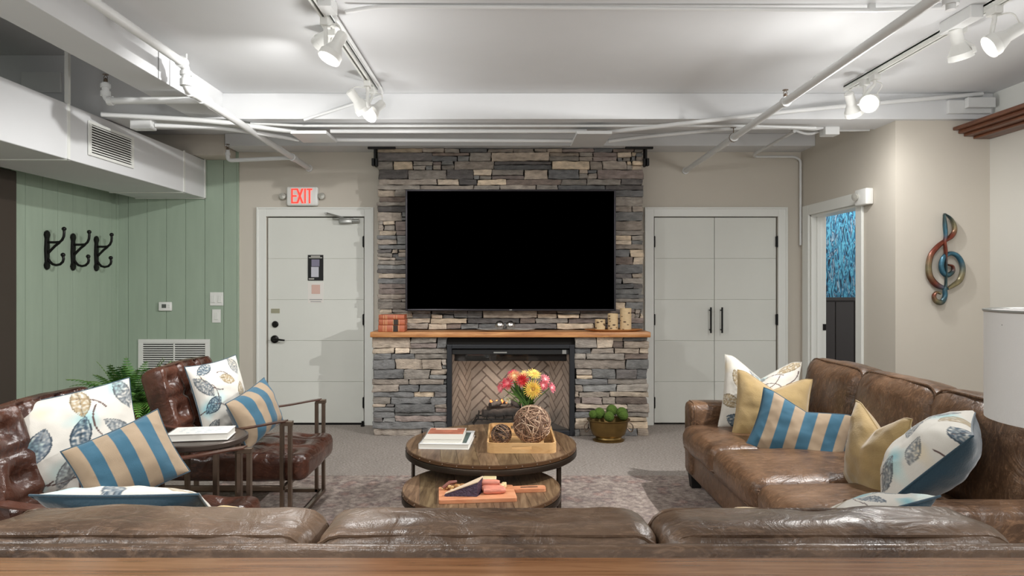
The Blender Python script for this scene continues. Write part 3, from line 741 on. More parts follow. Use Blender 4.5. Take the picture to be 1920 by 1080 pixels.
t = thing('boxed_duct', 'narrow white boxed duct running along the ceiling left of the tracks', 'duct', (-2.185, 1.7, 2.607))
MB().box(-2.31, -2.06, YN, 4.85, 2.607, 3.06).build('duct_body', M_white, t, smooth=False, bev=.004)
for y in (3.94, 2.3): MB().box(-2.06, -2.057, y-.003, y+.003, 2.607, 2.78).build('seam', M_grey, t, smooth=False)
# ---------------------------------------------------------------- pipes and conduit
def run(name, label, cat, pts, r, mt=M_pipe, cr=.05, rings=(), group=None, n=10):
    m = MB(); m.tube(arc(pts, cr) if cr else pts, r, n)
    for (p, d, k) in rings: m.tube([Vector(p)-Vector(d)*k, Vector(p)+Vector(d)*k], r*1.35, n)
    return tag(m.build(name, mt), label, cat, group)
XP = -1.9
run('sprinkler_pipe', 'thick white sprinkler pipe with a drop elbow along the left ceiling', 'pipe', [(XP, YN, 2.7), (XP, 3.95, 2.69), (XP, 3.95, 2.55), (XP, YB+.02, 2.505)], .025, cr=.06,
    rings=[((XP, 3.9, 2.69), (0, 1, 0), .02), ((XP, 3.95, 2.64), (0, 0, 1), .012), ((XP, 3.95, 2.585), (0, 0, 1), .02), ((XP, 4.02, 2.55), (0, 1, 0), .02), ((XP, 4.2, 2.548), (0, 1, 0), .05), ((XP, 5.96, 2.515), (0, 1, 0), .04), ((XP, YB-.01, 2.505), (0, 1, 0), .012)], n=14)
def head(x, y, z, par):
    m = MB(); m.lathe([(0, 0), (.012, 0), (.012, .02), (.006, .025), (.006, .03), (.0, .03)], (x, y, z), 12); m.tube([(x-.01, y, z+.02), (x-.012, y, z+.035), (x, y, z+.05)], .002, 6); m.tube([(x+.01, y, z+.02), (x+.012, y, z+.035), (x, y, z+.05)], .002, 6); m.lathe([(0, .05), (.018, .05), (.018, .053), (0, .053)], (x, y, z), 12)
    m.build('sprinkler_head', M_bronze, par)
br1 = run('sprinkler_branch', 'white branch pipe with upturned elbow under the boxed duct', 'pipe', [(XP-.02, 4.2, 2.548), (-2.53, 4.2, 2.545), (-2.53, 4.2, 2.66)], .022, cr=.05, rings=[((-2.5, 4.2, 2.545), (1, 0, 0), .015), ((-2.53, 4.2, 2.59), (0, 0, 1), .015), ((-2.53, 4.2, 2.64), (0, 0, 1), .012)])
head(-2.53, 4.2, 2.66, br1)
br2 = run('sprinkler_branch', 'short thin white branch pipe above the green wall', 'pipe', [(XP-.02, 5.96, 2.515), (-2.49, 5.96, 2.49), (-2.49, 5.96, 2.585)], .018, cr=.04, rings=[((-2.49, 5.96, 2.55), (0, 0, 1), .012)])
head(-2.49, 5.96, 2.585, br2)
tag(MB().tube([(-1.93, 4.02, 2.55), (-1.93, 4.02, H)], .005, 6).build('pipe_hanger', M_pipe), 'thin white hanger rod holding the left sprinkler pipe', 'hanger')
XQ = 1.77
br3 = run('sprinkler_pipe', 'long white sprinkler pipe slanting across the right ceiling', 'pipe', [(2.15, 2.62, 2.56), (XQ, 2.62, 2.56), (XQ, YB+.02, 2.48)], .024, cr=.03, n=14,
    rings=[((XQ, 4.16, 2.527), (0, 1, 0), .015), ((XQ, 5.1, 2.508), (0, 1, 0), .02), ((XQ+.05, 2.62, 2.56), (1, 0, 0), .03), ((XQ, YB-.01, 2.48), (0, 1, 0), .01)])
MB().tube([(XQ, 2.62, 2.56), (XQ, 2.62, 2.49)], .03, 14).tube([(XQ, 2.62, 2.5), (XQ, 2.62, 2.47)], .018, 14).build('cap', M_pipe, br3)
def hang(x, y, z, zt, lab):
    m = MB(); m.tube([(x, y, z+.02), (x, y, zt)], .004, 6); m.tube([(x+.032*math.cos(a*PI/6), y, z+.032*math.sin(a*PI/6)) for a in range(12)], .004, 6, close=True); m.lathe([(0, 0), (.02, 0), (.02, .006), (0, .006)], (x, y, zt-.006), 12)
    tag(m.build('pipe_hanger', M_bronze), lab, 'hanger')
head(XQ, 4.16, 2.55, br3)
hang(XQ, 5.1, 2.508, 2.59, 'metal ring hanger holding the right sprinkler pipe behind the beam')
def junction(name, x0, x1, y0, y1, z0, z1, lab):
    return tag(MB().box(x0, x1, y0, y1, z0, z1).build(name, M_pipe, smooth=False, bev=.004), lab, 'electrical box')
# across the ceiling near the camera
run('ceiling_conduit', 'thin white conduit running straight across the near ceiling', 'conduit', [P(648, 22, 3.3), P(700, 13, 3.3), P(740, 12, 3.3), P(1640, 19, 3.3), P(1795, 12, 3.3)], .010, cr=.1)
tag(MB().box(*[v for v in (P(1628, 22, 3.3).x, P(1640, 22, 3.3).x)], 3.29, 3.31, 2.745, H).build('conduit_clip', M_pipe, smooth=False), 'tiny white clip on the near ceiling conduit', 'clip')
YC = 5.02
run('ceiling_conduit', 'white conduit between the two square boxes under the beam', 'conduit', [P(620, 246, YC), P(1100, 246, YC)], .016, cr=0)
run('ceiling_conduit', 'thin upper white conduit running under the whole beam', 'conduit', [P(470, 231, 4.95), P(560, 236, 4.95), P(1130, 236, 4.95), P(1400, 236, 4.95), P(1530, 240, 4.95)], .010, cr=.1)
run('ceiling_conduit', 'lower white conduit crossing just above the chimney top', 'conduit', [P(600, 262, 5.3), P(1090, 264, 5.3)], .016, cr=0)
run('ceiling_conduit', 'white conduit bending up left from the left square box', 'conduit', [P(556, 247, 5.05), P(480, 238, 4.95), P(400, 227, 4.8), P(190, 214, 4.6)], .018, cr=.15)
run('ceiling_conduit', 'lower white conduit leading left from the left square box', 'conduit', [P(560, 262, 5.3), P(470, 247, 5.0), P(400, 239, 4.9), P(290, 235, 4.75)], .016, cr=.15)
run('ceiling_conduit', 'white conduit rising from the right square box across the beam', 'conduit', [P(1140, 248, 5.05), P(1210, 240, 4.82), P(1470, 210, 4.82), P(1600, 197, 4.82), P(1842, 176, 4.82)], .016, cr=.1)
run('ceiling_conduit', 'lower white conduit fanning right from the right square box', 'conduit', [P(1140, 265, 5.3), P(1200, 257, 5.3), P(1380, 240, 5.12), P(1480, 238, 5.12), P(1530, 242, 5.12), P(1552, 236, 5.12)], .015, cr=.1)
run('ceiling_conduit', 'white conduit hooking under the small box right of the beam', 'conduit', [P(1470, 237, 5.25), P(1515, 253, 5.25), P(1545, 244, 5.25), P(1600, 244, 5.25), P(1640, 243, 5.25)], .011, cr=.1)
run('ceiling_conduit', 'flat white conduit slanting back to the right rear corner', 'conduit', [P(1490, 246, 5.2), P(1414, 289, 6.12), P(1414, 294, 6.42), P(1490, 294, 6.42), P(1501, 300, 6.42), P(1501, 460, 6.42)], .012, cr=.06)
run('ceiling_conduit', 'white conduit running beside the left light track and over the beam', 'conduit', [(-.868, YN, 2.757), (-.868, 4.7, 2.757), P(716, 178, 4.8), P(690, 186, 4.84), P(570, 225, 4.84)], .010, cr=.1)
junction('junction_box', -1.6, -1.33, 4.95, 5.27, 2.505, 2.53, 'left flat square white junction box under the beam')
junction('junction_box', .545, .81, 4.95, 5.42, 2.503, 2.528, 'right flat square white junction box under the beam')
a = P(1553, 228, 5.14); junction('junction_box', a.x-.05, a.x+.06, 5.08, 5.18, 2.53, 2.59, 'small white box hanging under the beam near the right wall')
a = P(262, 233, 4.72); junction('junction_box', a.x-.06, a.x+.09, 4.7, 4.78, a.z-.035, a.z+.035, 'small white box among the conduits above the low duct')
junction('access_plate', -3.53, -3.24, 4.83, 4.85, 2.78, 2.93, 'rectangular white cover plate high on the beam at far left')
junction('junction_box', -.9, -.83, 3.18, 3.3, 2.722, H, 'white power feed box on the left light track')
junction('junction_box', 2.33, 2.395, 3.3, 3.54, 2.715, H, 'long white transformer box on the right light track')
a = P(1777, 188, 4.83); b = P(1858, 213, 4.83); junction('cover_plate', a.x, b.x, 4.82, 4.85, b.z, a.z, 'flat white cover plate on the beam beside the wood crown')
a = P(1810, 184, 4.81); b = P(1862, 203, 4.81)
junction('junction_box', a.x, b.x, 4.78, 4.82, b.z, a.z, 'white box with round knockouts mounted over the cover plate')
# ---------------------------------------------------------------- track lights
M_bulb = mat('lit_bulb', (255, 255, 250), .4, emit=(255, 252, 244), estr=5)
def track(X, Y0, Y1, lab):
    t = thing('light_track', lab, 'light track', (X, (Y0+Y1)/2, 2.74))
    m = MB(); m.box(X-.018, X-.006, Y0, Y1, 2.74, 2.775); m.box(X+.006, X+.018, Y0, Y1, 2.74, 2.775); m.box(X-.018, X+.018, Y0, Y1, 2.765, H); m.build('rail', M_wtrim, t, smooth=False)
    MB().box(X-.006, X+.006, Y0, Y1, 2.752, 2.765).build('slot', M_blackmat, t, smooth=False)
track(-.918, YN, 4.72, 'white ceiling light track left of centre'); track(2.41, YN, 4.66, 'white ceiling light track on the right')
def tracklight(X, Y, H_, aim, lab, group, en=48):
    H_ = Vector(H_); aim = Vector(aim).normalized(); R = rot_to(aim)
    t = thing('track_light', lab, 'spotlight', (X, Y, 2.74), group)
    MB().box(X-.02, X+.02, Y-.035, Y+.035, 2.705, 2.745).build('adapter', M_plastic, t, smooth=False, bev=.004)
    side = aim.cross(Vector((0, 0, 1))).normalized()
    m = MB()
    m.tube([(X, Y, 2.71), Vector((X, Y, 2.68)), H_+side*.062+Vector((0, 0, .02))+aim*.01, H_+side*.064+aim*.02], .011, 8, flat=1); m.build('arm', M_plastic, t)
    m = MB(); m.lathe([(0, -.13), (.022, -.13), (.03, -.122), (.03, -.05), (.034, -.045), (.054, .0), (.058, .004), (.06, .035), (.055, .037), (.052, .02), (0, .01)], H_, 28, M=R); m.build('lamp_shade', M_plastic, t)
    m = MB(); m.lathe([(0, .034), (.03, .032), (.05, .024), (.051, .02), (0, .018)], H_, 28, M=R); m.build('bulb', M_bulb, t)
    back = H_-aim*.125
    m = MB(); m.tube(arc([(X, Y, 2.7), Vector((X, Y, 2.7)).lerp(back, .5)+side*-.05+Vector((0, 0, .03)), back], .08), .004, 6); m.build('cord', M_plastic, t)
    spot('track_light_beam', H_+aim*.06, aim, en); glow('ceiling_fill', Vector((H_.x, H_.y, 2.26))-Vector((aim.x, aim.y, 0))*.2, 3.4, .045)  # the point light is added, floating below the head to brighten the ceiling
G_ = 'track spotlights'
tracklight(-.918, 3.4, P(622, 100, 3.38), (-.35, -.25, -.8), 'large near spotlight on the left track, glowing face toward the camera', G_)
tracklight(-.918, 3.55, P(608, 78, 3.6), (-.6, .5, -.5), 'spotlight turned away at upper left of the near pair on the left track', G_, 95)
tracklight(-.918, 4.6, P(697, 210, 4.5), (-.55, -.75, -.75), 'far spotlight on the left track with its lit face to the camera', G_)
tracklight(-.918, 4.45, P(678, 200, 4.4), (.55, .5, -.75), 'far spotlight on the left track turned away, lower right aim', G_)
tracklight(2.41, 4.42, P(1600, 206, 4.42), (.5, .45, -.8), 'far spotlight on the right track pointing away from the camera', G_, 26)
tracklight(2.41, 4.3, P(1632, 192, 4.3), (-.62, -.7, -.42), 'far spotlight on the right track facing the camera', G_)
tracklight(2.41, 3.5, P(1800, 98, 3.5), (.32, .2, -.8), 'near spotlight on the right track pointing down and away', G_, 30)
tracklight(2.41, 3.25, P(1868, 80, 3.25), (-.8, .25, -.5), 'nearest spotlight on the right track tilted down to the left', G_, 280)

# ---------------------------------------------------------------- wall things
# coat hooks
k_ = .000528
def hookpt(cx_, cy_): return Vector((XL+.012+(cx_-205)*k_, 0, 1.658-(cy_-565)*k_))
t = thing('coat_hook', 'leftmost black iron double coat hook on the green plank wall', 'coat hook', (XL, 5.44, 1.5), 'coat hooks on the green wall')
out = [(-.0, .165), (.022, .15), (.03, .125), (.018, .095), (.022, .04), (.024, 0), (.022, -.04), (.018, -.095), (.03, -.125), (.02, -.15), (0, -.165)]
ol = [(5.44+a, 1.658+b) for a, b in out]+[(5.44-a, 1.658+b) for a, b in out[::-1][1:-1]]
MB().prism(ol, XL, XL+.022, axis='x').build('back_plate', M_black, t, smooth=False, bev=.006)
def hk(pts): return [hookpt(*p)+Vector((0, 5.44, 0)) for p in pts]
m = MB(); m.tube(hk([(215, 445), (330, 445), (400, 440), (440, 405), (465, 350), (470, 290), (468, 250)]), .0105, 10); m.tube(hk([(225, 610), (270, 560), (330, 500), (400, 445)]), .0105, 10); m.build('upper_hook', M_black, t)
m = MB(); m.tube(hk([(215, 690), (245, 740), (290, 785), (350, 800), (410, 785), (450, 745), (462, 700), (452, 660)]), .0105, 10); m.build('lower_hook', M_black, t)
for p in ((468, 235), (452, 640)): m = MB(); c = hk([p])[0]; m.ball(c, .018, 14); m.build('knob', M_black, t)
dup(t, (XL, 5.77, 1.5), 'middle one of three black iron coat hooks on green planks'); dup(t, (XL, 6.1, 1.5), 'black iron coat hook nearest the corner of the green walls')
# thermostat, switches, grille
a = P(298, 566, YB-.03); b = P(323, 583, YB-.03); yw = YB-.022
t = thing('thermostat', 'small white thermostat on the green back wall', 'thermostat', ((a.x+b.x)/2, yw, b.z))
MB().rbox(((a.x+b.x)/2, yw-.012, (a.z+b.z)/2), (b.x-a.x, .024, a.z-b.z), .01, (4, 4, 4)).build('housing', M_plastic, t)
MB().box(a.x+.035, a.x+.078, yw-.0255, yw-.023, b.z+.03, a.z-.022).build('display', mat('lcd', (92, 96, 92), .3), t, smooth=False)
for dz in (.03, .05): MB().box(b.x-.034, b.x-.016, yw-.027, yw-.023, b.z+dz, b.z+dz+.012).build('button', M_wtrim, t, smooth=False)
for (x0, y0, x1, y1, n, lab) in [(394, 548, 419, 573, 2, 'square white double light switch on the green wall'), (398, 580, 414, 605, 1, 'narrow white single light switch below the double one')]:
    a = P(x0, y0, yw); b = P(x1, y1, yw); t = thing('light_switch', lab, 'light switch', ((a.x+b.x)/2, yw, b.z))
    MB().box(a.x, b.x, yw-.006, yw, b.z, a.z).build('plate', M_plastic, t, smooth=False, bev=.002)
    for i in range(n):
        xc = a.x+(b.x-a.x)*(i+.5)/n; MB().hexa([(xc-.017, yw-.012, b.z+.03), (xc+.017, yw-.012, b.z+.03), (xc-.017, yw-.004, b.z+.03), (xc+.017, yw-.004, b.z+.03), (xc-.017, yw-.007, a.z-.03), (xc+.017, yw-.007, a.z-.03), (xc-.017, yw-.004, a.z-.03), (xc+.017, yw-.004, a.z-.03)]).build('rocker', M_wtrim, t, smooth=False, bev=.001)
a = P(260, 636, yw); b = P(394, 712, yw); t = thing('return_grille', 'large white louvred return grille low on the green wall', 'air vent', ((a.x+b.x)/2, yw, b.z))
m = MB(); f_ = .045; m.box(a.x, b.x, yw-.012, yw, a.z-.035, a.z); m.box(a.x, b.x, yw-.012, yw, b.z, b.z+.035); m.box(a.x, a.x+f_, yw-.012, yw, b.z+.035, a.z-.035); m.box(b.x-f_, b.x, yw-.012, yw, b.z+.035, a.z-.035)
m.box((a.x+b.x)/2-.006, (a.x+b.x)/2+.006, yw-.012, yw, b.z+.035, a.z-.035); m.build('frame', M_plastic, t, smooth=False, bev=.002)
MB().box(a.x+f_, b.x-f_, yw-.002, yw, b.z+.03, a.z-.03).build('backing', M_blackmat, t, smooth=False)
n = 16
for i in range(n):
    z = b.z+.038+(a.z-b.z-.076)*i/(n-1); MB().hexa([(a.x+f_, yw-.012, z-.006), (b.x-f_, yw-.012, z-.006), (a.x+f_, yw-.003, z+.002), (b.x-f_, yw-.003, z+.002), (a.x+f_, yw-.012, z-.0035), (b.x-f_, yw-.012, z-.0035), (a.x+f_, yw-.003, z+.0045), (b.x-f_, yw-.003, z+.0045)]).build('slat', M_plastic, t, smooth=False)
tag(MB().tube([P(680, 803, 6.4), P(680, 797, 6.4)], .02, 12).tube([(P(680, 800, 6.4).x, 6.4, 0), (P(680, 800, 6.4).x, 6.4, .05)], .012, 10).build('door_bumper', M_black), 'small black floor door stop beside the single door', 'door stop')

# treble clef wall art
def clef(pts, cols, name, par, yo=0, wmul=1.0):
    Y_ = YF-.03-yo; out = []; rs = []; cs = []
    # Catmull-Rom resample
    n = len(pts)
    for i in range(n-1):
        p0 = pts[max(i-1, 0)]; p1 = pts[i]; p2 = pts[i+1]; p3 = pts[min(i+2, n-1)]
        for j in range(6):
            s_ = j/6; q = []
            for k in range(3): q.append(.5*((2*p1[k])+(-p0[k]+p2[k])*s_+(2*p0[k]-5*p1[k]+4*p2[k]-p3[k])*s_*s_+(-p0[k]+3*p1[k]-3*p2[k]+p3[k])*s_**3))
            out.append(q)
    out.append(pts[-1])
    V = []; Cc = []; Fc = []; N = 10; m_ = len(out)
    for i, q in enumerate(out):
        c = P(1700+q[0]/4.906, 380+q[1]/4.906, Y_); a = out[max(i-1, 0)]; b = out[min(i+1, m_-1)]
        tx, tz = b[0]-a[0], -(b[1]-a[1]); L = math.hypot(tx, tz) or 1; nx, nz_ = -tz/L, tx/L; r = max(q[2], 1)/4.906/255*wmul
        for k in range(N):
            th = 2*PI*k/N; V.append((c.x+nx*r*math.cos(th), c.y-.016*math.sin(th), c.z+nz_*r*math.cos(th)))
            w_ = i/(m_-1)*len(cols)-.5; i0 = int(max(0, min(len(cols)-1, math.floor(w_)))); i1 = min(i0+1, len(cols)-1); fw = max(0, min(1, w_-i0))
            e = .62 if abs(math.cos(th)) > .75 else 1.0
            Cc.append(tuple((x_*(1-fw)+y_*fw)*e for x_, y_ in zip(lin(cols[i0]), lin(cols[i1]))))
    for i in range(m_-1):
        for k in range(N): Fc.append((i*N+k, i*N+(k+1) % N, (i+1)*N+(k+1) % N, (i+1)*N+k))
    Fc.append(tuple(range(N))); Fc.append(tuple((m_-1)*N+k for k in range(N)))
    m = MB(); m.add(V, Fc, 0, Cc); return m.build(name, M_art, par)
M_art = mat('enamelled_metal', rough=.28, metal=.45, attr=True, var=.3, vscale=30)
BL, RD, GO, TE = (62, 108, 128), (124, 62, 46), (138, 128, 96), (62, 82, 84)
t = thing('treble_clef_art', 'blue and rust enamelled metal treble clef hung on the cream wall', 'wall art', (P(1772, 570, YF).x, YF-.02, P(1772, 570, YF).z))
clef([(345, 100, 3), (400, 140, 12), (435, 200, 18), (440, 260, 22), (410, 310, 24), (360, 345, 20), (290, 400, 24), (225, 480, 26), (202, 580, 28), (215, 680, 30), (270, 750, 28), (340, 785, 20), (375, 790, 10)], [TE, GO, RD, RD, RD, GO, RD, BL], 'body_curve', t)
clef([(375, 790, 14), (430, 760, 22), (490, 710, 26), (515, 620, 26), (500, 540, 24), (460, 485, 22), (400, 467, 20), (345, 500, 24), (320, 570, 26), (335, 640, 26), (380, 665, 24), (425, 630, 18), (420, 585, 13), (380, 572, 8)], [GO, GO, BL, BL, BL, BL, TE, RD], 'spiral', t, .004)
clef([(345, 108, 6), (352, 200, 18), (358, 300, 16), (350, 360, 14), (358, 440, 15), (362, 540, 9), (360, 740, 9), (352, 800, 20), (352, 860, 22), (322, 915, 26), (270, 905, 24), (250, 860, 18), (275, 825, 14), (310, 838, 10)], [TE, BL, RD, RD, TE, TE, BL, TE, GO, RD, GO], 'stem', t, .01)

# ---------------------------------------------------------------- rug
tag(MB().box(-1.95, 2.2, 1.9, 4.73, 0, .012).build('area_rug', M_rug, smooth=False, bev=.004), 'faded purple-grey patterned area rug under the coffee tables', 'rug')
RZ = .012
# ---------------------------------------------------------------- sofas
def wrinkle(o, amp=.006, sc=5):
    def d(p, u):
        q = Vector(p); n_ = nz(q, sc, o)*amp+nz(q, sc*2.7, o)*amp*.45
        if q.length > 1e-6: q += q.normalized()*n_
        return q
    return d
def welt(m, c, hx, hz, r, yoff, axis, rad=.006, M=None, disp=None):
    pts = []
    for (sx, sz, a0) in [(1, 1, 0), (-1, 1, 90), (-1, -1, 180), (1, -1, 270)]:
        for k in range(5):
            a = math.radians(a0+k*22.5); pts.append((sx*(hx-r)+r*math.cos(a), sz*(hz-r)+r*math.sin(a)))
    # densify
    dn = []
    for i, p in enumerate(pts):
        q = pts[(i+1) % len(pts)]; L = math.hypot(q[0]-p[0], q[1]-p[1]); k = max(1, int(L/.05))
        for j in range(k): dn.append((p[0]+(q[0]-p[0])*j/k, p[1]+(q[1]-p[1])*j/k))
    V = []
    for (a, b) in dn:
        p = Vector({'y': (a, yoff, b), 'z': (a, b, yoff), 'x': (yoff, a, b)}[axis])
        if M is not None: p = M @ p
        V.append(p+Vector(c))
    m.tube(V, rad, 6, close=True)
def sofa_piece(name, c, size, r, mt, par, seed, n=(14, 12, 10), bulge=(0, 0, 0), M=None, amp=.006, wl=None):
    m = MB(); m.rbox(c, size, r, n, bulge, M, wrinkle(seed, amp)); o = m.build(name, mt, par, ang=60)
    if wl:
        for w_ in wl:
            ax, off = w_[:2]; ins = w_[2] if len(w_) > 2 else 0
            m = MB(); h_ = [s/2 for s in size]; dims = {'y': (h_[0], h_[2]), 'z': (h_[0], h_[1]), 'x': (h_[1], h_[2])}[ax]
            welt(m, c, dims[0]-.004-ins*.3, dims[1]-.004-ins, r, off, ax, .0055, M); m.build('piping', mt, o)
    return o
SX0, SX1, SY0, SY1 = 1.23, 2.3, 2.30, 4.53
t = thing('leather_sofa', 'long brown leather three-seat sofa along the right wall facing the tables', 'sofa', ((SX0+SX1)/2, (SY0+SY1)/2, RZ))
sofa_piece('base', (1.77, 3.415, .2), (1.04, 2.1, .22), .02, M_sofa, t, 1, amp=.002)
for y, nm in ((SY1-.085, 0), (SY0+.085, 1)): sofa_piece('arm', (1.76, y, .345), (1.07, .17, .5), .05, M_sofa, t, 5+nm, amp=.004, wl=[('x', -.5)])
sofa_piece('back_frame', (2.24, 3.415, .46), (.14, 2.22, .7), .05, M_sofa, t, 9, amp=.003)
cl = (SY1-.17-SY0-.17)/3
for i in range(3):
    yc = SY1-.17-cl*(i+.5)
    sofa_piece('seat_cushion', (1.6, yc, .375), (.86, cl-.004, .17), .055, M_sofa, t, 20+i*3, (16, 14, 8), (.02, 0, .025), amp=.008, wl=[('z', .035), ('z', -.055)])
    Mr = Matrix.Rotation(math.radians(10), 3, 'Y')
    sofa_piece('back_cushion', (2.075, yc, .655), (.25, cl+.03, .47), .08, M_sofa, t, 40+i*3, (8, 16, 14), (.03, 0, .02), Mr, amp=.011, wl=[('x', -.085), ('x', .085)])
for x in (1.29, 2.2):
    for y in (SY0+.07, SY1-.07): MB().hexa([(x-.03, y-.03, RZ), (x+.03, y-.03, RZ), (x-.03, y+.03, RZ), (x+.03, y+.03, RZ), (x-.04, y-.04, .11), (x+.04, y-.04, .11), (x-.04, y+.04, .11), (x+.04, y+.04, .11)]).build('foot', M_blackmat, t, smooth=False)

t = thing('leather_sofa', 'taupe-brown leather sofa seen from behind in the foreground', 'sofa', (0, 1.85, RZ))
sofa_piece('base', (-.04, 1.84, .2), (2.36, .9, .22), .02, M_sofab, t, 61, amp=.002)
sofa_piece('back_frame', (-.04, 1.415, .463), (2.7, .032, .735), .014, M_sofab, t, 62, (30, 4, 14), amp=.003)
for x in (-1.31, 1.235): sofa_piece('arm', (x, 1.87, .33), (.16, .86, .48), .05, M_sofab, t, 64, amp=.004)
for i in range(3):
    xc = -.822+i*.783
    sofa_piece('seat_cushion', (xc, 1.98, .375), (.779, .62, .17), .055, M_sofab, t, 70+i, (14, 14, 8), (0, 0, .02), amp=.007)
    sofa_piece('back_cushion', (xc, 1.55, .642), (.79, .24, .395), .062, M_sofab, t, 80+i*5, (34, 10, 14), (0, .0, .004), Matrix.Rotation(math.radians(-4), 3, 'X'), amp=.012, wl=[('y', -.098, .012), ('y', .07, .002)])

# console behind the near sofa
t = thing('console_table', 'pale oak console table top across the bottom foreground', 'table', (0, 1.0, 0))
m = MB(); m.rbox((0, 1.0, .875), (3.6, .4, .035), .005, (20, 4, 4)); m.build('tabletop', M_console, t)
for x in (-1.7, 1.7):
    for y in (.85, 1.15): MB().box(x-.03, x+.03, y-.03, y+.03, 0, .858).build('leg', M_console, t, smooth=False, bev=.004)
# end table and lamp at far right
t = thing('end_table', 'small dark round end table under the white table lamp', 'table', (1.58, 1.72, RZ))
MB().lathe([(0, .56), (.2, .56), (.21, .57), (.21, .585), (0, .585)], (1.58, 1.72, 0), 36).build('tabletop', M_bronze, t); MB().lathe([(.15, RZ), (.15, .025), (.02, .04), (.02, .56), (0, .56)], (1.58, 1.72, 0), 24).build('pedestal', M_bronze, t)
LX, LY = 1.5, 1.72
t = thing('table_lamp', 'table lamp with a plain white drum shade at the right edge', 'lamp', (LX, LY, .585))
MB().lathe([(0, .585), (.08, .585), (.08, .6), (.03, .62), (.055, .72), (.07, .8), (.05, .9), (.015, .95), (.012, 1.0), (0, 1.0)], (LX, LY, 0), 28).build('base', M_plastic, t)
m = MB(); r_ = .205; m.lathe([(r_, 1.025), (r_, 1.315), (r_-.004, 1.315), (r_-.004, 1.025), (r_, 1.025)], (LX, LY, 0), 64, cap=False); m.build('lamp_shade', mat('white_linen_shade', (236, 234, 232), .8, bump=.1, bscale=300), t)
m = MB(); m.tube([(LX+r_*math.cos(a*PI/24), LY+r_*math.sin(a*PI/24), 1.315) for a in range(48)], .004, 6, close=True); m.tube([(LX-r_, LY, 1.28), (LX+r_, LY, 1.28)], .002, 5); m.tube([(LX, LY, 1.0), (LX, LY, 1.28)], .003, 5); m.build('harp', M_steel, t)

# ---------------------------------------------------------------- armchairs
def tufted(c, size, r, n, axis, side, nu, nv, depth, M=None, seed=0, bulge=(0, 0, 0)):
    h_ = [s/2 for s in size]; a1, a2 = [k for k in range(3) if k != axis]
    pts = [(-1+2*(i+.5)/nu, -1+2*(j+.5)/nv) for i in range(nu) for j in range(nv)]
    W = wrinkle(seed, .006, 6)
    def d(p, u):
        q = Vector(W(p, u))
        if u[axis]*side > -.2:
            pu, pv = p[a1]/h_[a1], p[a2]/h_[a2]; dd = 0
            for (a, b) in pts:
                e = math.hypot((pu-a)*h_[a1], (pv-b)*h_[a2]); dd += math.exp(-(e/.04)**2)+.45*math.exp(-(e/.11)**2)
            # channel lines
            for a in [-1+2*i/nu for i in range(1, nu)]: dd += .4*math.exp(-((pu-a)*h_[a1]/.016)**2)
            for b in [-1+2*j/nv for j in range(1, nv)]: dd += .4*math.exp(-((pv-b)*h_[a2]/.016)**2)
            q[axis] -= side*depth*min(dd, 1.3)*(1 if u[axis]*side > .9 else .0)
        return q
    m = MB(); m.rbox(c, size, r, n, bulge, M, d); return m
def armchair(name, label, ox, oy):
    t = thing(name, label, 'armchair', (ox, oy, RZ), 'brown leather armchairs')
    def q(x, y, z): return (ox+x, oy+y, z)
    for s_ in (-1, 1):
        y = oy+s_*.34
        m = MB()
        for dx in (0, .045): m.box(ox+.355+dx, ox+.375+dx, y-.014, y+.014, RZ, .605)
        m.box(ox+.36, ox+.425, y-.016, y+.016, .595, .62); m.build('front_post', M_bronze, t, smooth=False, bev=.002)
        m = MB(); m.box(ox-.44, ox-.415, y-.014, y+.014, RZ, .6); m.build('rear_post', M_bronze, t, smooth=False, bev=.002)
        MB().box(ox-.44, ox+.42, y-.014, y+.014, RZ, RZ+.022).build('floor_runner', M_bronze, t, smooth=False, bev=.002)
        MB().box(ox-.43, ox+.375, y-.012, y+.012, .235, .26).build('side_rail', M_bronze, t, smooth=False, bev=.002)
        m = MB(); pts = []
        for i in range(15):
            u = i/14; x = ox-.43+.82*u; pts.append((x, y, .605-.055*math.sin(PI*u)**1.2+.012))
        V = []; Fs = []
        for p in pts:
            for (dy, dz) in ((-.028, 0), (.028, 0), (.028, .007), (-.028, .007)): V.append((p[0], p[1]+dy, p[2]+dz))
        for i in range(14):
            for k in range(4): Fs.append((i*4+k, i*4+(k+1) % 4, i*4+4+(k+1) % 4, i*4+4+k))
        Fs += [(0, 1, 2, 3), (56, 57, 58, 59)]
        m.add(V, Fs); m.build('arm_strap', M_strap, t, ang=60)
    for x, z in ((.41, RZ), (-.43, RZ), (-.43, .235), (.37, .235)): MB().box(ox+x-.01, ox+x+.012, oy-.34, oy+.34, z, z+.022).build('cross_bar', M_bronze, t, smooth=False, bev=.002)
    tufted(q(.06, 0, .345), (.86, .61, .16), .05, (34, 34, 8), 2, 1, 3, 3, .03, None, 3+ox, (.01, 0, .02)).build('seat_cushion', M_chair, t, ang=70)
    Mr = Matrix.Rotation(math.radians(-17), 3, 'Y')
    tufted(q(-.30, 0, .635), (.15, .66, .56), .045, (8, 40, 40), 0, 1, 3, 3, .05, Mr, 5+ox, (.02, 0, .01)).build('backrest', M_chair, t, ang=70)
    return t
armchair('leather_armchair', 'dark brown tufted leather armchair with metal frame beside the return grille', -1.6, 4.02)
armchair('leather_armchair', 'dark brown tufted leather armchair at the left edge, nearest the camera', -1.6, 2.75)

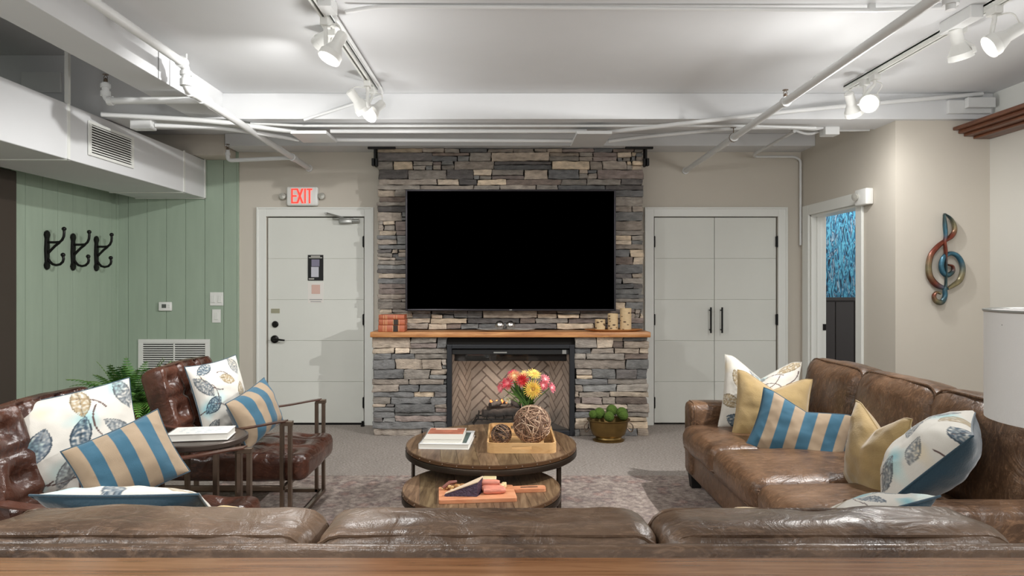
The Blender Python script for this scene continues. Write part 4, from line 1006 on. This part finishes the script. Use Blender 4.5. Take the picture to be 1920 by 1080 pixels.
# side table
sx_, sy_ = -1.55, 3.385
t = thing('side_table', 'small round dark metal side table between the two armchairs', 'table', (sx_, sy_, RZ))
MB().lathe([(0, .575), (.215, .575), (.225, .582), (.225, .602), (.218, .606), (.214, .602), (0, .602)], (sx_, sy_, 0), 48).build('tabletop', mat('dark_metal_top', (78, 68, 62), .3, metal=.4), t)
for i in range(4):
    a = PI/4+i*PI/2; x, y = sx_+.19*math.cos(a), sy_+.19*math.sin(a); MB().box(x-.012, x+.012, y-.012, y+.012, RZ, .578).build('leg', M_bronze, t, smooth=False, bev=.002)
m = MB(); m.tube([(sx_+.19*math.cos(a*PI/16), sy_+.19*math.sin(a*PI/16), .03) for a in range(32)], .01, 8, close=True); m.build('foot_ring', M_bronze, t)
def slab_book(name, label, c, w_, d_, h_, rz, cover, page=(232, 230, 222), group=None, cat='book', art=None):
    t = thing(name, label, cat, (c[0], c[1], c[2]), group); R = Matrix.Rotation(rz, 4, 'Z'); T = Matrix.Translation(c) @ R
    mc = mat(name+'_cover', cover, .35)
    MB().box(-w_/2+.004, w_/2-.004, -d_/2+.004, d_/2-.004, .003, h_-.003, M=T).build('pages', mat('pages', page, .8, var=.05, vscale=3, stretch=(1, 1, 200)), t, smooth=False)
    m = MB(); m.box(-w_/2, w_/2, -d_/2, d_/2, 0, .003, M=T); m.box(-w_/2, w_/2, -d_/2, d_/2, h_-.003, h_, M=T); m.box(-w_/2-.001, -w_/2+.004, -d_/2, d_/2, 0, h_, M=T); m.build('cover', mc, t, smooth=False)
    return t, T
t, T = slab_book('notebook', 'white book lying on the round side table', (-1.535, 3.36, .606), .29, .17, .035, .16, (228, 226, 220))
m = MB()
for i in range(4):
    for j in range(5):
        if (i*3+j) % 4: m.box(-.10+j*.042, -.10+j*.042+random.uniform(.015, .03), -.06+i*.033, -.06+i*.033+.006, .0352, .0358, M=T)
m.build('cover_marks', mat('pale_blue_marks', (170, 186, 196), .5), t, smooth=False)

# fern
px_, py_ = P(246, 790, 4.55).x, 4.55
t = thing('potted_fern', 'bushy green fern in a terracotta planter behind the armchairs', 'potted plant', (px_, py_, 0))
MB().lathe([(0, 0), (.1, 0), (.14, .5), (.15, .505), (.15, .545), (.135, .545), (.13, .5), (0, .5)], (px_, py_, 0), 36).build('pot', mat('terracotta', (178, 112, 70), .5, var=.15, vscale=9), t)
MB().lathe([(0, .51), (.132, .51), (0, .53)], (px_, py_, 0), 20).build('soil', M_dark, t)
M_fern = mat('fern_green', rough=.6, attr=True)
m = MB(); ms = MB(); rnd = random.Random(4)
for i in range(120):
    az = rnd.uniform(0, 2*PI); L = rnd.uniform(.3, .5); el = rnd.uniform(.3, 1.35); pts = []; p = Vector((px_+.05*math.cos(az), py_+.05*math.sin(az), .52)); d = Vector((math.cos(az)*math.cos(el), math.sin(az)*math.cos(el), math.sin(el)))
    if d.z*L > .37: L = .37/d.z
    n = 18
    for k in range(n+1):
        pts.append(p.copy()); p += d*L/n; d.z -= .1*(1.3-el*.5); d.normalize()
    ms.tube(pts, .0016, 4, col=lin((92, 110, 48)))
    g = rnd.choice([(52, 96, 36), (74, 122, 44), (96, 142, 58), (40, 78, 34)]); c = lin(g)
    for k in range(2, n):
        tdir = (pts[k+1]-pts[k-1]).normalized(); sd = tdir.cross(Vector((0, 0, 1))).normalized(); ll = .055*math.sin(PI*(k/n)**.8)+.01
        for s_ in (-1, 1):
            a = pts[k]; w_ = tdir*.006; tip = a+sd*s_*ll+tdir*.014-Vector((0, 0, ll*.25)); mid_ = a+sd*s_*ll*.5
            up_ = Vector((0, 0, .0012))
            m.add([a-w_, mid_-w_*1.1, tip, mid_+w_*1.1, a+w_], [(0, 1, 2, 3, 4)], 0, c)
m.build('foliage', M_fern, t, smooth=False); ms.build('fronds', M_fern, t)

# ---------------------------------------------------------------- coffee tables
def plank_top(mb, cx, cy, r, z0, z1, pw=.095, ang=.12, seed=1):
    rnd = random.Random(seed); x = -r; R = Matrix.Translation((cx, cy, 0)) @ Matrix.Rotation(ang, 4, 'Z')
    while x < r-.001:
        a, b = x+.0008, min(x+pw*rnd.uniform(.85, 1.2), r)-.0008
        if r-b < .03: b = r-.0008
        up = []
        for k in range(9):
            q = a+(b-a)*k/8; up.append((q, math.sqrt(max(0, r*r-q*q))))
        ol = up+[(q, -y) for q, y in up[::-1]]
        k_ = rnd.uniform(.72, 1.2); mb.prism(ol, z0, z1, axis='z', M=R, col=(k_, k_*rnd.uniform(.95, 1.03), k_*rnd.uniform(.88, 1.02))); x = b+.0008
M_hoop = mat('dark_hoop_metal', (70, 60, 52), .35, metal=.8)
def coffee(label, cx, cy, r, zt, legs, seed):
    t = thing('coffee_table', label, 'coffee table', (cx, cy, RZ))
    m = MB(); plank_top(m, cx, cy, r, zt-.022, zt, seed=seed); m.build('tabletop', M_table, t, smooth=False)
    m = MB(); m.lathe([(r-.03, zt-.026), (r+.004, zt-.026), (r+.006, zt-.03), (r+.006, zt-.055), (r, zt-.06), (r-.03, zt-.06), (r-.03, zt-.026)], (cx, cy, 0), 96, cap=False); m.build('hoop', M_hoop, t)
    m = MB()
    m.lathe([(r-.001, zt-.024), (r+.003, zt-.022), (r+.003, zt-.004), (r-.001, zt-.002)], (cx, cy, 0), 96, cap=False); m.build('edge_band', mat('brown_edge_band', (92, 66, 44), .4, metal=.3), t)
    m = MB()
    for k in range(36): a = 2*PI*k/36; m.ball((cx+(r+.003)*math.cos(a), cy+(r+.003)*math.sin(a), zt-.013), .0045, 8)
    m.build('rivets', M_bronze, t)
    for a in legs:
        a = math.radians(a); x, y = cx+(r-.02)*math.cos(a), cy+(r-.02)*math.sin(a)
        MB().box(-.016, .016, -.006, .006, RZ, zt-.05, M=Matrix.Translation((x, y, 0)) @ Matrix.Rotation(a+PI/2, 4, 'Z')).build('leg', M_hoop, t, smooth=False, bev=.001)
    return t
TZ = .45
coffee('large round plank-topped coffee table, the higher of the nested pair', -.075, 3.9, .495, TZ, (-38, 204, 50, 130), 3)
coffee('lower round plank-topped coffee table tucked under the large one', -.118, 3.47, .41, .325, (-30, 205, 270, 90), 8)
# books on it
t, T = slab_book('picture_book', 'large white picture book at the bottom of the coffee table stack', (-.33, 3.9, TZ), .285, .34, .03, -.06, (226, 226, 224), group='books on the coffee table')
MB().box(.02, .125, -.14, .12, .0302, .0308, M=T).build('cover_picture', mat('dark_green_picture', (78, 92, 88), .4, var=.4, vscale=14), t, smooth=False)
t, T = slab_book('picture_book', 'picture book with rusty red cover art on top of the coffee table stack', (-.345, 3.9, TZ+.03), .225, .29, .022, -.03, (222, 218, 208), group='books on the coffee table')
MB().box(-.105, .105, -.02, .135, .0222, .0228, M=T).build('cover_picture', mat('rusty_picture', (176, 110, 88), .4, var=.35, vscale=18), t, smooth=False)
MB().box(-.07, .06, .095, .115, .0229, .0234, M=T).build('cover_title', mat('pale_title', (232, 214, 190), .5), t, smooth=False)
# tray
tx, ty_, tw, td = .098, 3.905, .385, .53
t = thing('serving_tray', 'rectangular bamboo tray with handle slots on the coffee table', 'tray', (tx, ty_, TZ))
def rrect(hx, hy, r, n=6):
    o = []
    for (sx, sy, a0) in [(1, 1, 0), (-1, 1, 90), (-1, -1, 180), (1, -1, 270)]:
        for k in range(n+1):
            a = math.radians(a0+90*k/n); o.append((sx*(hx-r)+r*math.cos(a), sy*(hy-r)+r*math.sin(a)))
    return o
MB().prism([(tx+a, ty_+b) for a, b in rrect(tw/2-.006, td/2-.006, .035)], TZ, TZ+.01, axis='z').build('tray_floor', M_tray, t, smooth=False)
o_ = rrect(tw/2, td/2, .04); i_ = rrect(tw/2-.01, td/2-.01, .03); V = []; Fs = []; n = len(o_)
# wall with handle slots cut in the two short sides
hs = .055
Vr = []
for (a, b), (c, d) in zip(o_, i_): V += [(tx+a, ty_+b, TZ), (tx+a, ty_+b, TZ+.056), (tx+c, ty_+d, TZ+.056), (tx+c, ty_+d, TZ)]
for i in range(n):
    j = (i+1) % n
    straight = abs(o_[i][1]-o_[j][1]) < 1e-6 and abs(o_[i][0]-o_[j][0]) > .1
    if straight: continue
    for k in range(4): Fs.append((i*4+k, i*4+(k+1) % 4, j*4+(k+1) % 4, j*4+k))
m = MB(); m.add(V, Fs)
for sy in (-1, 1):
    y0 = ty_+sy*td/2; y1 = y0-sy*.01; ya, yb2 = min(y0, y1), max(y0, y1); hx = tw/2-.04
    m.box(tx-hx, tx-hs, ya, yb2, TZ, TZ+.056); m.box(tx+hs, tx+hx, ya, yb2, TZ, TZ+.056); m.box(tx-hs, tx+hs, ya, yb2, TZ, TZ+.02); m.box(tx-hs, tx+hs, ya, yb2, TZ+.04, TZ+.056)
m.build('tray_rim', M_tray, t, smooth=True, ang=40)
def twigball(c, r, n, rad, label, cols, seed):
    rnd = random.Random(seed); m = MB()
    for i in range(n):
        ax = Vector((rnd.gauss(0, 1), rnd.gauss(0, 1), rnd.gauss(0, 1))).normalized(); u = ax.orthogonal().normalized(); v = ax.cross(u); off = rnd.uniform(-.75, .75)*r; rr = math.sqrt(r*r-off*off)*rnd.uniform(.93, 1.0); ph = rnd.uniform(0, 6); pts = []
        for k in range(26):
            a = 2*PI*k/26; w_ = 1+.04*math.sin(3*a+ph)
            q = ax*(off+r*.1*math.sin(2*a+ph))+(u*math.cos(a)+v*math.sin(a))*rr*w_
            if q.length > r: q *= r/q.length
            pts.append(Vector(c)+q)
        m.tube(pts, rad*rnd.uniform(.7, 1.3), 5, col=lin(rnd.choice(cols)), close=True)
    tag(m.build('twig_ball', mat('twig_bark_%d' % seed, rough=.8, attr=True, var=.2, vscale=60)), label, 'decorative ball')
twigball((.162, 3.83, TZ+.01+.111), .109, 85, .0026, 'large woven twig ball on the tray', [(164, 132, 108), (196, 164, 138), (128, 98, 78), (110, 82, 66), (214, 188, 162)], 5)
twigball((-.015, 3.79, TZ+.01+.06), .058, 50, .0022, 'small dark woven twig ball on the left of the tray', [(96, 74, 60), (70, 54, 46), (168, 134, 104), (58, 46, 40)], 6)
for (x, y, lab) in ((.225, 3.70, 'pale pebble on the tray right of the big twig ball, nearer'), (.262, 3.735, 'pale pebble on the tray in the right corner')):
    m = MB(); m.ball((x, y, TZ+.022), .02, 14, sc=(1.3, 1, .6), disp=lambda p: .2*nz(p, 2.5, x)); tag(m.build('pebble', mat('pale_pebble', (206, 172, 130), .6)), lab, 'pebble')
# vase and flowers
vx, vy = .135, 4.03
t = thing('flower_vase', 'clear glass vase holding the bouquet behind the big twig ball', 'vase', (vx, vy, TZ+.01))
z0 = TZ+.01
MB().lathe([(0, z0), (.04, z0), (.045, z0+.01), (.036, z0+.12), (.05, z0+.2), (.046, z0+.2), (.033, z0+.12), (.04, z0+.014), (0, z0+.012)], (vx, vy, 0), 32).build('glass', glassy('vase_glass', (.93, .97, .94)), t)
M_petal = mat('flower_petals', rough=.6, attr=True, var=.15, vscale=40); M_leafg = mat('leaf_green', rough=.55, attr=True, var=.2, vscale=20)
def flower(px, py, Y, r, col, col2, face, label, n=22, layers=2, cup=.25, kind='gerbera'):
    c = P(px, py, Y); d = Vector(face).normalized(); R = rot_to(d)
    t = thing('cut_flower', label, 'flower', c, 'flowers in the glass vase')
    m = MB()
    for l in range(layers):
        rr = r*(1-.28*l)
        for k in range(n):
            a = 2*PI*(k+.5*l)/n; w_ = rr*2.6/n; z = .15*r*l; j = random.uniform(.9, 1.08); cp = cup*random.uniform(.6, 1.5)
            def pt(rad, off, zz): return c+R @ Vector((rad*math.cos(a)-off*math.sin(a), rad*math.sin(a)+off*math.cos(a), zz))
            base = r*.15; cc = tuple(v*random.uniform(.85, 1.1) for v in lin(col)); c2 = lin(col2)
            V = [pt(base, -w_*.25, z), pt(rr*.6*j, -w_*.55, z+cp*r*.4), pt(rr*.93*j, -w_*.35, z+cp*r*.5), pt(rr*j, 0, z+cp*r*.45), pt(rr*.93*j, w_*.35, z+cp*r*.5), pt(rr*.6*j, w_*.55, z+cp*r*.4), pt(base, w_*.25, z), pt(rr*.6, 0, z+cp*r*.3)]
            m.add(V, [(0, 1, 7), (1, 2, 7), (2, 3, 7), (3, 4, 7), (4, 5, 7), (5, 6, 7), (6, 0, 7)], 0, [c2]+[cc]*5+[c2, cc])
    m.build('petals', M_petal, t)
    m = MB(); m.ball(c+d*r*.06, r*.24, 14, sc=(1, 1, .6), disp=lambda p: .15*nz(p, 7), M=R, col=lin(col2)); m.build('flower_centre', M_petal, t)
    b_ = Vector((vx+random.uniform(-.02, .02), vy+random.uniform(-.02, .02), TZ+.04)); n_ = Vector((vx+(c.x-vx)*.2, vy+(c.y-vy)*.2, TZ+.2))
    m = MB(); m.tube(arc([b_, n_, c-d*.01], .08), .0028, 6, col=lin((96, 130, 60))); m.build('stem', M_leafg, t)
YE, RE, PK, CR, OR = (244, 206, 92), (214, 50, 52), (226, 98, 116), (240, 226, 168), (236, 160, 110)
flower(999, 730, 3.93, .058, YE, (176, 128, 50), (.05, -1, .15), 'large yellow gerbera facing the camera, lowest of the bouquet', 26, 3)
flower(1001, 702, 4.0, .045, (250, 222, 110), (210, 160, 70), (.2, -.6, .8), 'yellow daisy at the top right of the bouquet', 20, 2)
flower(984, 703, 4.03, .036, (240, 206, 130), OR, (-.1, -.7, .8), 'small pale yellow bloom at the top middle of the bouquet', 18, 2)
flower(965, 706, 4.02, .045, OR, CR, (-.3, -.7, .7), 'peach and cream bloom at the upper left of the bouquet', 20, 3)
flower(961, 699, 4.08, .035, (200, 60, 90), RE, (-.3, -.3, .9), 'dark pink bloom peeking at the top left of the bouquet', 16, 2)
flower(979, 714, 3.97, .042, RE, (190, 30, 36), (-.1, -1, .4), 'bright red bloom in the middle of the bouquet', 18, 3, .5)
flower(953, 719, 3.98, .044, (224, 70, 90), (240, 150, 150), (-.5, -.8, .4), 'deep pink spidery bloom on the left of the bouquet', 18, 2, .6)
flower(941, 727, 3.98, .034, PK, (240, 160, 160), (-.8, -.6, .2), 'small pink bloom at the far left edge of the bouquet', 14, 2, .6)
flower(1021, 712, 4.02, .036, (236, 134, 140), (246, 200, 196), (.5, -.7, .6), 'pink bloom at the upper right of the bouquet', 14, 2, .6)
flower(1018, 722, 3.98, .034, (220, 90, 104), (246, 180, 180), (.4, -.9, .2), 'rose pink bloom at the middle right of the bouquet', 14, 2, .6)
flower(1033, 727, 4.0, .034, (238, 120, 140), (250, 200, 200), (.8, -.6, .3), 'small pink bloom at the far right edge of the bouquet', 14, 2, .6)
flower(953, 748, 3.95, .030, (244, 236, 214), (216, 200, 150), (-.5, -.6, -.4), 'drooping cream bloom below the left of the bouquet', 16, 2, .7)
m = MB(); rnd = random.Random(9)
for i in range(26):
    a = rnd.uniform(0, 2*PI); b_ = Vector((vx+.03*math.cos(a), vy+.02*math.sin(a), TZ+.19)); tip = Vector((vx+rnd.uniform(-.13, .1), vy+rnd.uniform(-.08, .05), TZ+rnd.uniform(.24, .36))); dr = tip-b_; sd = dr.cross(Vector((0, 1, .3))).normalized()*rnd.uniform(.006, .012); g = lin(rnd.choice([(70, 108, 46), (96, 134, 66), (50, 82, 38)]))
    md = b_.lerp(tip, .5)+Vector((0, 0, .01)); m.add([b_-sd*.3, md-sd, tip, md+sd, b_+sd*.3, md+Vector((0, .003, 0))], [(0, 1, 5), (1, 2, 5), (2, 3, 5), (3, 4, 5), (4, 0, 5)], 0, g)
tag(m.build('bouquet_leaves', M_leafg), 'green leaves of the bouquet above the glass vase', 'leaves', kind='stuff')

# cheese board on the lower table
LZ = .325
Tb = Matrix.Translation((-.135, 3.3, LZ)) @ Matrix.Rotation(.1, 4, 'Z')
t = thing('cutting_board', 'wooden serving board with a long handle on the lower table', 'cutting board', (-.135, 3.3, LZ))
MB().prism(rrect(.19, .105, .012), 0, .02, axis='z', M=Tb).build('board', M_board, t, smooth=False, bev=.002)
m = MB(); m.prism([(a+.27, b+.055) for a, b in rrect(.085, .028, .015)], 0, .02, axis='z', M=Tb); m.build('handle', M_board, t, smooth=False, bev=.002)
MB().prism([(a+.27, b+.055) for a, b in rrect(.045, .006, .005)], .0195, .0208, axis='z', M=Tb).build('handle_slot', M_dark, t, smooth=False)
def bt(x, y, z): return Tb @ Vector((x, y, z))
t = thing('cheese_wedge', 'cheese wedge with dark purple-black rind on the serving board', 'cheese', bt(-.05, -.02, .02))
m = MB(); m.prism([(-.16, -.055), (0, -.065), (.03, .0)], .02, .021, axis='z', M=Tb)
m.hexa([bt(-.165, -.05, .021), bt(-.005, -.075, .021), bt(-.16, -.04, .021), bt(.03, .02, .021), bt(-.16, -.048, .03), bt(0, -.06, .085), bt(-.155, -.042, .03), bt(.03, .01, .09)]); m.build('rind', mat('purple_rind', (58, 42, 62), .6, var=.5, vscale=60, bump=.8, bscale=120), t, smooth=False, bev=.002)
m = MB(); m.hexa([bt(-.16, -.05, .031), bt(0, -.062, .086), bt(-.155, -.04, .031), bt(.03, .01, .091), bt(-.16, -.05, .035), bt(0, -.062, .091), bt(-.155, -.035, .035), bt(.03, .015, .096)]); m.build('cut_face', mat('pale_cheese', (226, 204, 176), .5), t, smooth=False)
M_ham = mat('cured_ham', (206, 132, 112), .45, var=.3, vscale=18, stretch=(1, 8, 8)); 
hl = ['front roll of cured ham on the serving board', 'middle roll of cured ham on the serving board', 'back roll of cured ham on the serving board', 'top roll of cured ham resting on the others']
for (x, y, z, a), lab in zip([(.085, -.035, .036, .05), (.08, -.005, .038, -.08), (.075, .03, .036, .1), (.06, .012, .062, -.1)], hl):
    m = MB(); dx = .055; p0 = bt(x-dx, y-dx*a, z); p1 = bt(x+dx, y+dx*a, z); m.tube([p0.lerp(p1, k/8) for k in range(9)], [.012, .016, .017, .016, .017, .016, .017, .015, .011], 12); tag(m.build('ham_roll', M_ham), lab, 'cured meat', 'ham rolls on the board')
m = MB(); V = []
cb = bt(.07, .085, .02); s0, s1, hh = .024, .036, .05
m.hexa([(cb.x+a*s0, cb.y+b*s0, cb.z) for b in (-1, 1) for a in (-1, 1)]+[(cb.x+a*s1, cb.y+b*s1, cb.z+hh) for b in (-1, 1) for a in (-1, 1)]); t = thing('dip_bowl', 'small square cream bowl at the back of the serving board', 'bowl', cb)
m.build('bowl', mat('cream_ceramic', (226, 216, 180), .35), t, smooth=False, bev=.003); MB().box(cb.x-.03, cb.x+.03, cb.y-.03, cb.y+.03, cb.z+hh-.001, cb.z+hh+.001).build('dip', mat('dip', (214, 196, 150), .6), t, smooth=False)
m = MB(); rnd = random.Random(2)
for i in range(60):
    x, y = rnd.gauss(-.09, .04), rnd.gauss(.055, .018); y = max(.02, min(.09, y)); h_ = .026+max(0, .03-abs(x+.09)*.4-abs(y-.055)*.5)*rnd.random()
    m.ball(bt(x, y, h_), rnd.uniform(.006, .01), 8, sc=(1.2, 1, .9), col=lin(rnd.choice([(150, 104, 58), (190, 150, 96), (110, 70, 40), (206, 172, 120)])))
tag(m.build('nuts', M_attr), 'heap of mixed brown nuts at the back left of the serving board', 'nuts', kind='stuff')
a = bt(-.17, .05, .03); b = bt(-.10, .085, .05)
m = MB(); m.tube([a, a.lerp(b, .5)+Vector((0, 0, .01)), b], [.009, .011, .008], 10); tag(m.build('meat_stick', mat('dried_meat', (120, 70, 58), .5, var=.3, vscale=30)), 'dark dried sausage at the back left edge of the board', 'sausage')
for x, y, lab in ((.14, .05, 'pale cheese cube on the board beside the handle'), (.125, .02, 'pale cheese chunk in front of the bowl'), (-.01, .075, 'round pale nibble between the nuts and the bowl')):
    m = MB(); c = bt(x, y, .035); m.rbox(c, (.03, .024, .028), .006, (4, 4, 4), M=Matrix.Rotation(x*9, 3, 'Z')); tag(m.build('cheese_cube', mat('cheese_cube', (230, 208, 160), .5)), lab, 'cheese')

# ---------------------------------------------------------------- pillows
TEAL = (18, 60, 78)
def stripes(cols):
    def f(u, v):
        k_ = (u+1)/2*len(cols); i = int(max(0, min(len(cols)-1, math.floor(k_)))); return cols[i]
    return f
def botanical(seed):
    rnd = random.Random(seed); leaves = []; stems = []; blots = []
    for i in range(200):
        x, y = rnd.uniform(-.9, .9), rnd.uniform(-.9, .9)
        if len(leaves) > 8 or any(math.hypot(x-l[0], y-l[1]) < .5 for l in leaves): continue
        leaves.append((x, y, rnd.uniform(0, PI), rnd.uniform(.26, .38), rnd.uniform(.13, .19), rnd.choice([(84, 98, 112), (60, 80, 96), (124, 128, 130), (158, 138, 104), (104, 112, 118)])))
    for i in range(8): stems.append((rnd.uniform(-1, 1), rnd.uniform(-1, 1), rnd.uniform(.3, .7), rnd.uniform(0, 6), rnd.uniform(.8, 2)))
    for i in range(7): blots.append((rnd.uniform(-1, 1), rnd.uniform(-1, 1), rnd.uniform(.15, .35), rnd.choice([(150, 196, 200), (186, 214, 212), (214, 200, 172), (120, 178, 190)])))
    def f(u, v):
        c = (212, 208, 199)
        for (x, y, r, col) in blots:
            d = math.hypot(u-x, v-y)/r+.5*mnoise.noise(Vector((u*3, v*3, seed)))
            if d < 1: k_ = min(1, (1-d)*1.2)*.8; c = tuple(a*(1-k_)+b*k_ for a, b in zip(c, col))
        for (x, y, R_, a0, ln) in stems:
            dx, dy = u-x, v-y; d = math.hypot(dx, dy); a = (math.atan2(dy, dx)-a0) % (2*PI)
            if abs(d-R_) < .013 and a < ln: c = (88, 66, 62)
        for (x, y, a, L, W_, col) in leaves:
            dx, dy = u-x, v-y; p = (dx*math.cos(a)+dy*math.sin(a))/L; q = (-dx*math.sin(a)+dy*math.cos(a))/W_
            w_ = (1-p*p); e = 1.15*mnoise.noise(Vector((u*22, v*22, seed+4)))
            if abs(p) < 1 and abs(q) < w_:
                k_ = .66+e*1.0; edge = abs(q)/w_
                if edge > .82: k_ = 1; col2 = tuple(t*.8 for t in col)
                else: col2 = col
                if abs(q) < .06: col2 = tuple(t*.7 for t in col)
                k_ = max(0, min(1, k_)); c = tuple(a_*(1-k_)+b_*k_ for a_, b_ in zip(c, col2))
        return c
    return f
def plain(col):
    def f(u, v):
        n_ = 1+.1*mnoise.noise(Vector((u*2.2, v*2.2, 3))); return tuple(c*n_ for c in col)
    return f
def pillow(label, c, w_, h_, T, front, back, yaw, pitch, roll, chop=0, n=80, group=None, pinch=.07, seed=0, mt=None, name='throw_pillow'):
    M = Matrix.Translation(c) @ Matrix.Rotation(math.radians(yaw), 4, 'Z') @ Matrix.Rotation(-math.radians(pitch), 4, 'X') @ Matrix.Rotation(math.radians(roll), 4, 'Y')
    parts = []
    def surf(side, nn):
        V = []; Cc = []; Fs = []
        for j in range(nn+1):
            for i in range(nn+1):
                u = math.sin((-1+2*i/nn)*PI/2*.999) if False else -1+2*i/nn; v = -1+2*j/nn
                x = w_/2*u*(1-pinch*(1-v*v)*abs(u)); z = h_/2*v*(1-pinch*(1-u*u)*abs(v))
                tt = T/2*(max(0, 1-abs(u)**2.4)**.55)*(max(0, 1-abs(v)**2.4)**.55)
                wr = .010*nz((x, z, side), 7, seed)+.006*nz((x, z, side), 18, seed)
                e = max(abs(u), abs(v)); tt += wr*min(1, (1-e)*5)
                # creases radiating from corners
                tt -= .004*abs(math.sin((u*3+v*3*(1 if u*v > 0 else -1))*3))*max(0, e-.55)*(1-e)*8
                if chop:
                    k_ = max(0, 1-abs(u)/.8)**1.15*((v+1)/2)**2.2; z -= chop*h_*k_; tt -= T*.22*math.exp(-(u/.16)**2)*max(0, v)*(1-e**4)
                yy_ = side*-tt
                # sag: pillow body bends a touch
                p = M @ Vector((x, yy_, z)); V.append(p)
                Cc.append(lin(front(u, v)) if side > 0 else lin(back))
        for j in range(nn):
            for i in range(nn): q = j*(nn+1)+i; Fs.append((q, q+1, q+nn+2, q+nn+1))
        return V, Cc, Fs
    org = min((M @ Vector((a*w_/2, 0, b*h_/2)) for a in (-1, 1) for b in (-1, 1)), key=lambda p: p.z)
    t = thing(name, label, 'pillow', (c[0], c[1], org.z), group)
    m = MB(); V, Cc, Fs = surf(1, n); m.add(V, Fs, 0, Cc); m.build('front_panel', mt or M_fabric, t, ang=180)
    m = MB(); V, Cc, Fs = surf(-1, max(24, n//3)); m.add(V, Fs, 0, Cc); m.build('back_panel', M_velvet, t, ang=180)
    m = MB(); pts = []
    for k in range(96):
        q = k/24; s_ = q-int(q)
        u, v = [(-1+2*s_, -1), (1, -1+2*s_), (1-2*s_, 1), (-1, 1-2*s_)][int(q)]
        x = w_/2*u*(1-pinch*(1-v*v)*abs(u)); z = h_/2*v*(1-pinch*(1-u*u)*abs(v))
        if chop: z -= chop*h_*max(0, 1-abs(u)/.8)**1.15*((v+1)/2)**2.2
        pts.append(M @ Vector((x, 0, z)))
    m.tube(pts, .0035, 6, close=True, col=lin(back)); m.build('seam', M_velvet, t)
    return t
BG, BU = (158, 138, 114), (50, 94, 116)
ST = stripes([BG, BU, BG, BU, BG, BU, BG, BU, BG])
ST2 = stripes([BU, BG, BU, BG, BU, BG, BU, BG])
MU = (166, 140, 92)
PB = 'botanical print pillows with teal backs'
pillow('large botanical print pillow with teal edge on the nearest left armchair', P(132, 834, 2.78), .55, .45, .23, botanical(3), TEAL, 44, 16, -8, .0, 130, seed=1)
pillow('blue and tan striped lumbar pillow leaning on the nearest left armchair', P(240, 866, 2.6), .36, .29, .14, stripes([BG, BU, BG, BU, BG, BU, BG]), TEAL, 38, 24, -20, 0, 110, seed=2)
pillow('botanical print pillow on the armchair by the return grille', P(414, 742, 4.0), .36, .44, .15, botanical(8), TEAL, 60, 16, -6, 0, 110, seed=3)
pillow('striped blue and tan lumbar pillow on the armchair by the return grille', P(480, 774, 3.92), .40, .30, .18, stripes([BG, BU, BG, BU, BG, BU]), TEAL, 74, 18, -14, 0, 100, seed=4)
pillow('teal-backed botanical pillow lying along the left end of the near sofa', P(262, 964, 1.86), .45, .3, .12, botanical(12), TEAL, 180, 52, 1, 0, 100, seed=5)
pillow('botanical print pillow behind the mustard one in the far sofa corner', P(1424, 740, 4.2), .46, .47, .15, botanical(21), (200, 196, 186), -22, 18, 4, .26, 110, seed=6)
pillow('mustard velvet pillow leaning in the far corner of the right sofa', P(1447, 766, 4.02), .43, .42, .17, plain(MU), MU, -16, 18, 6, .2, 60, seed=7, mt=M_velvet)
pillow('blue and tan striped lumbar pillow at the middle of the right sofa', P(1500, 810, 3.72), .5, .36, .14, stripes([BU, BG, BU, BG, BU, BG, BU, BG]), TEAL, -22, 20, 16, .14, 110, seed=8)
pillow('mustard velvet pillow turned sideways near the front of the right sofa', P(1641, 852, 3.02), .38, .42, .16, plain(MU), MU, -84, 8, 2, .2, 60, seed=9, mt=M_velvet)
pillow('botanical pillow with teal back tipped over at the near end of the right sofa', P(1744, 858, 2.72), .46, .45, .25, botanical(33), TEAL, -124, 42, 4, 0, 120, seed=10)
pillow('teal-backed botanical pillow corner at the right end of the near sofa', P(1625, 974, 1.9), .32, .24, .12, botanical(41), TEAL, 205, 56, 16, 0, 80, seed=11)
for px, lab in ((455, 'mustard pillow mostly hidden behind the near sofa, on the left'), (1395, 'mustard pillow mostly hidden behind the near sofa, on the right')):
    pillow(lab, P(px, 994, 1.9), .26, .26, .09, plain((196, 164, 92)), (196, 164, 92), 180, 50, 0, 0, 30, seed=px, mt=M_velvet)
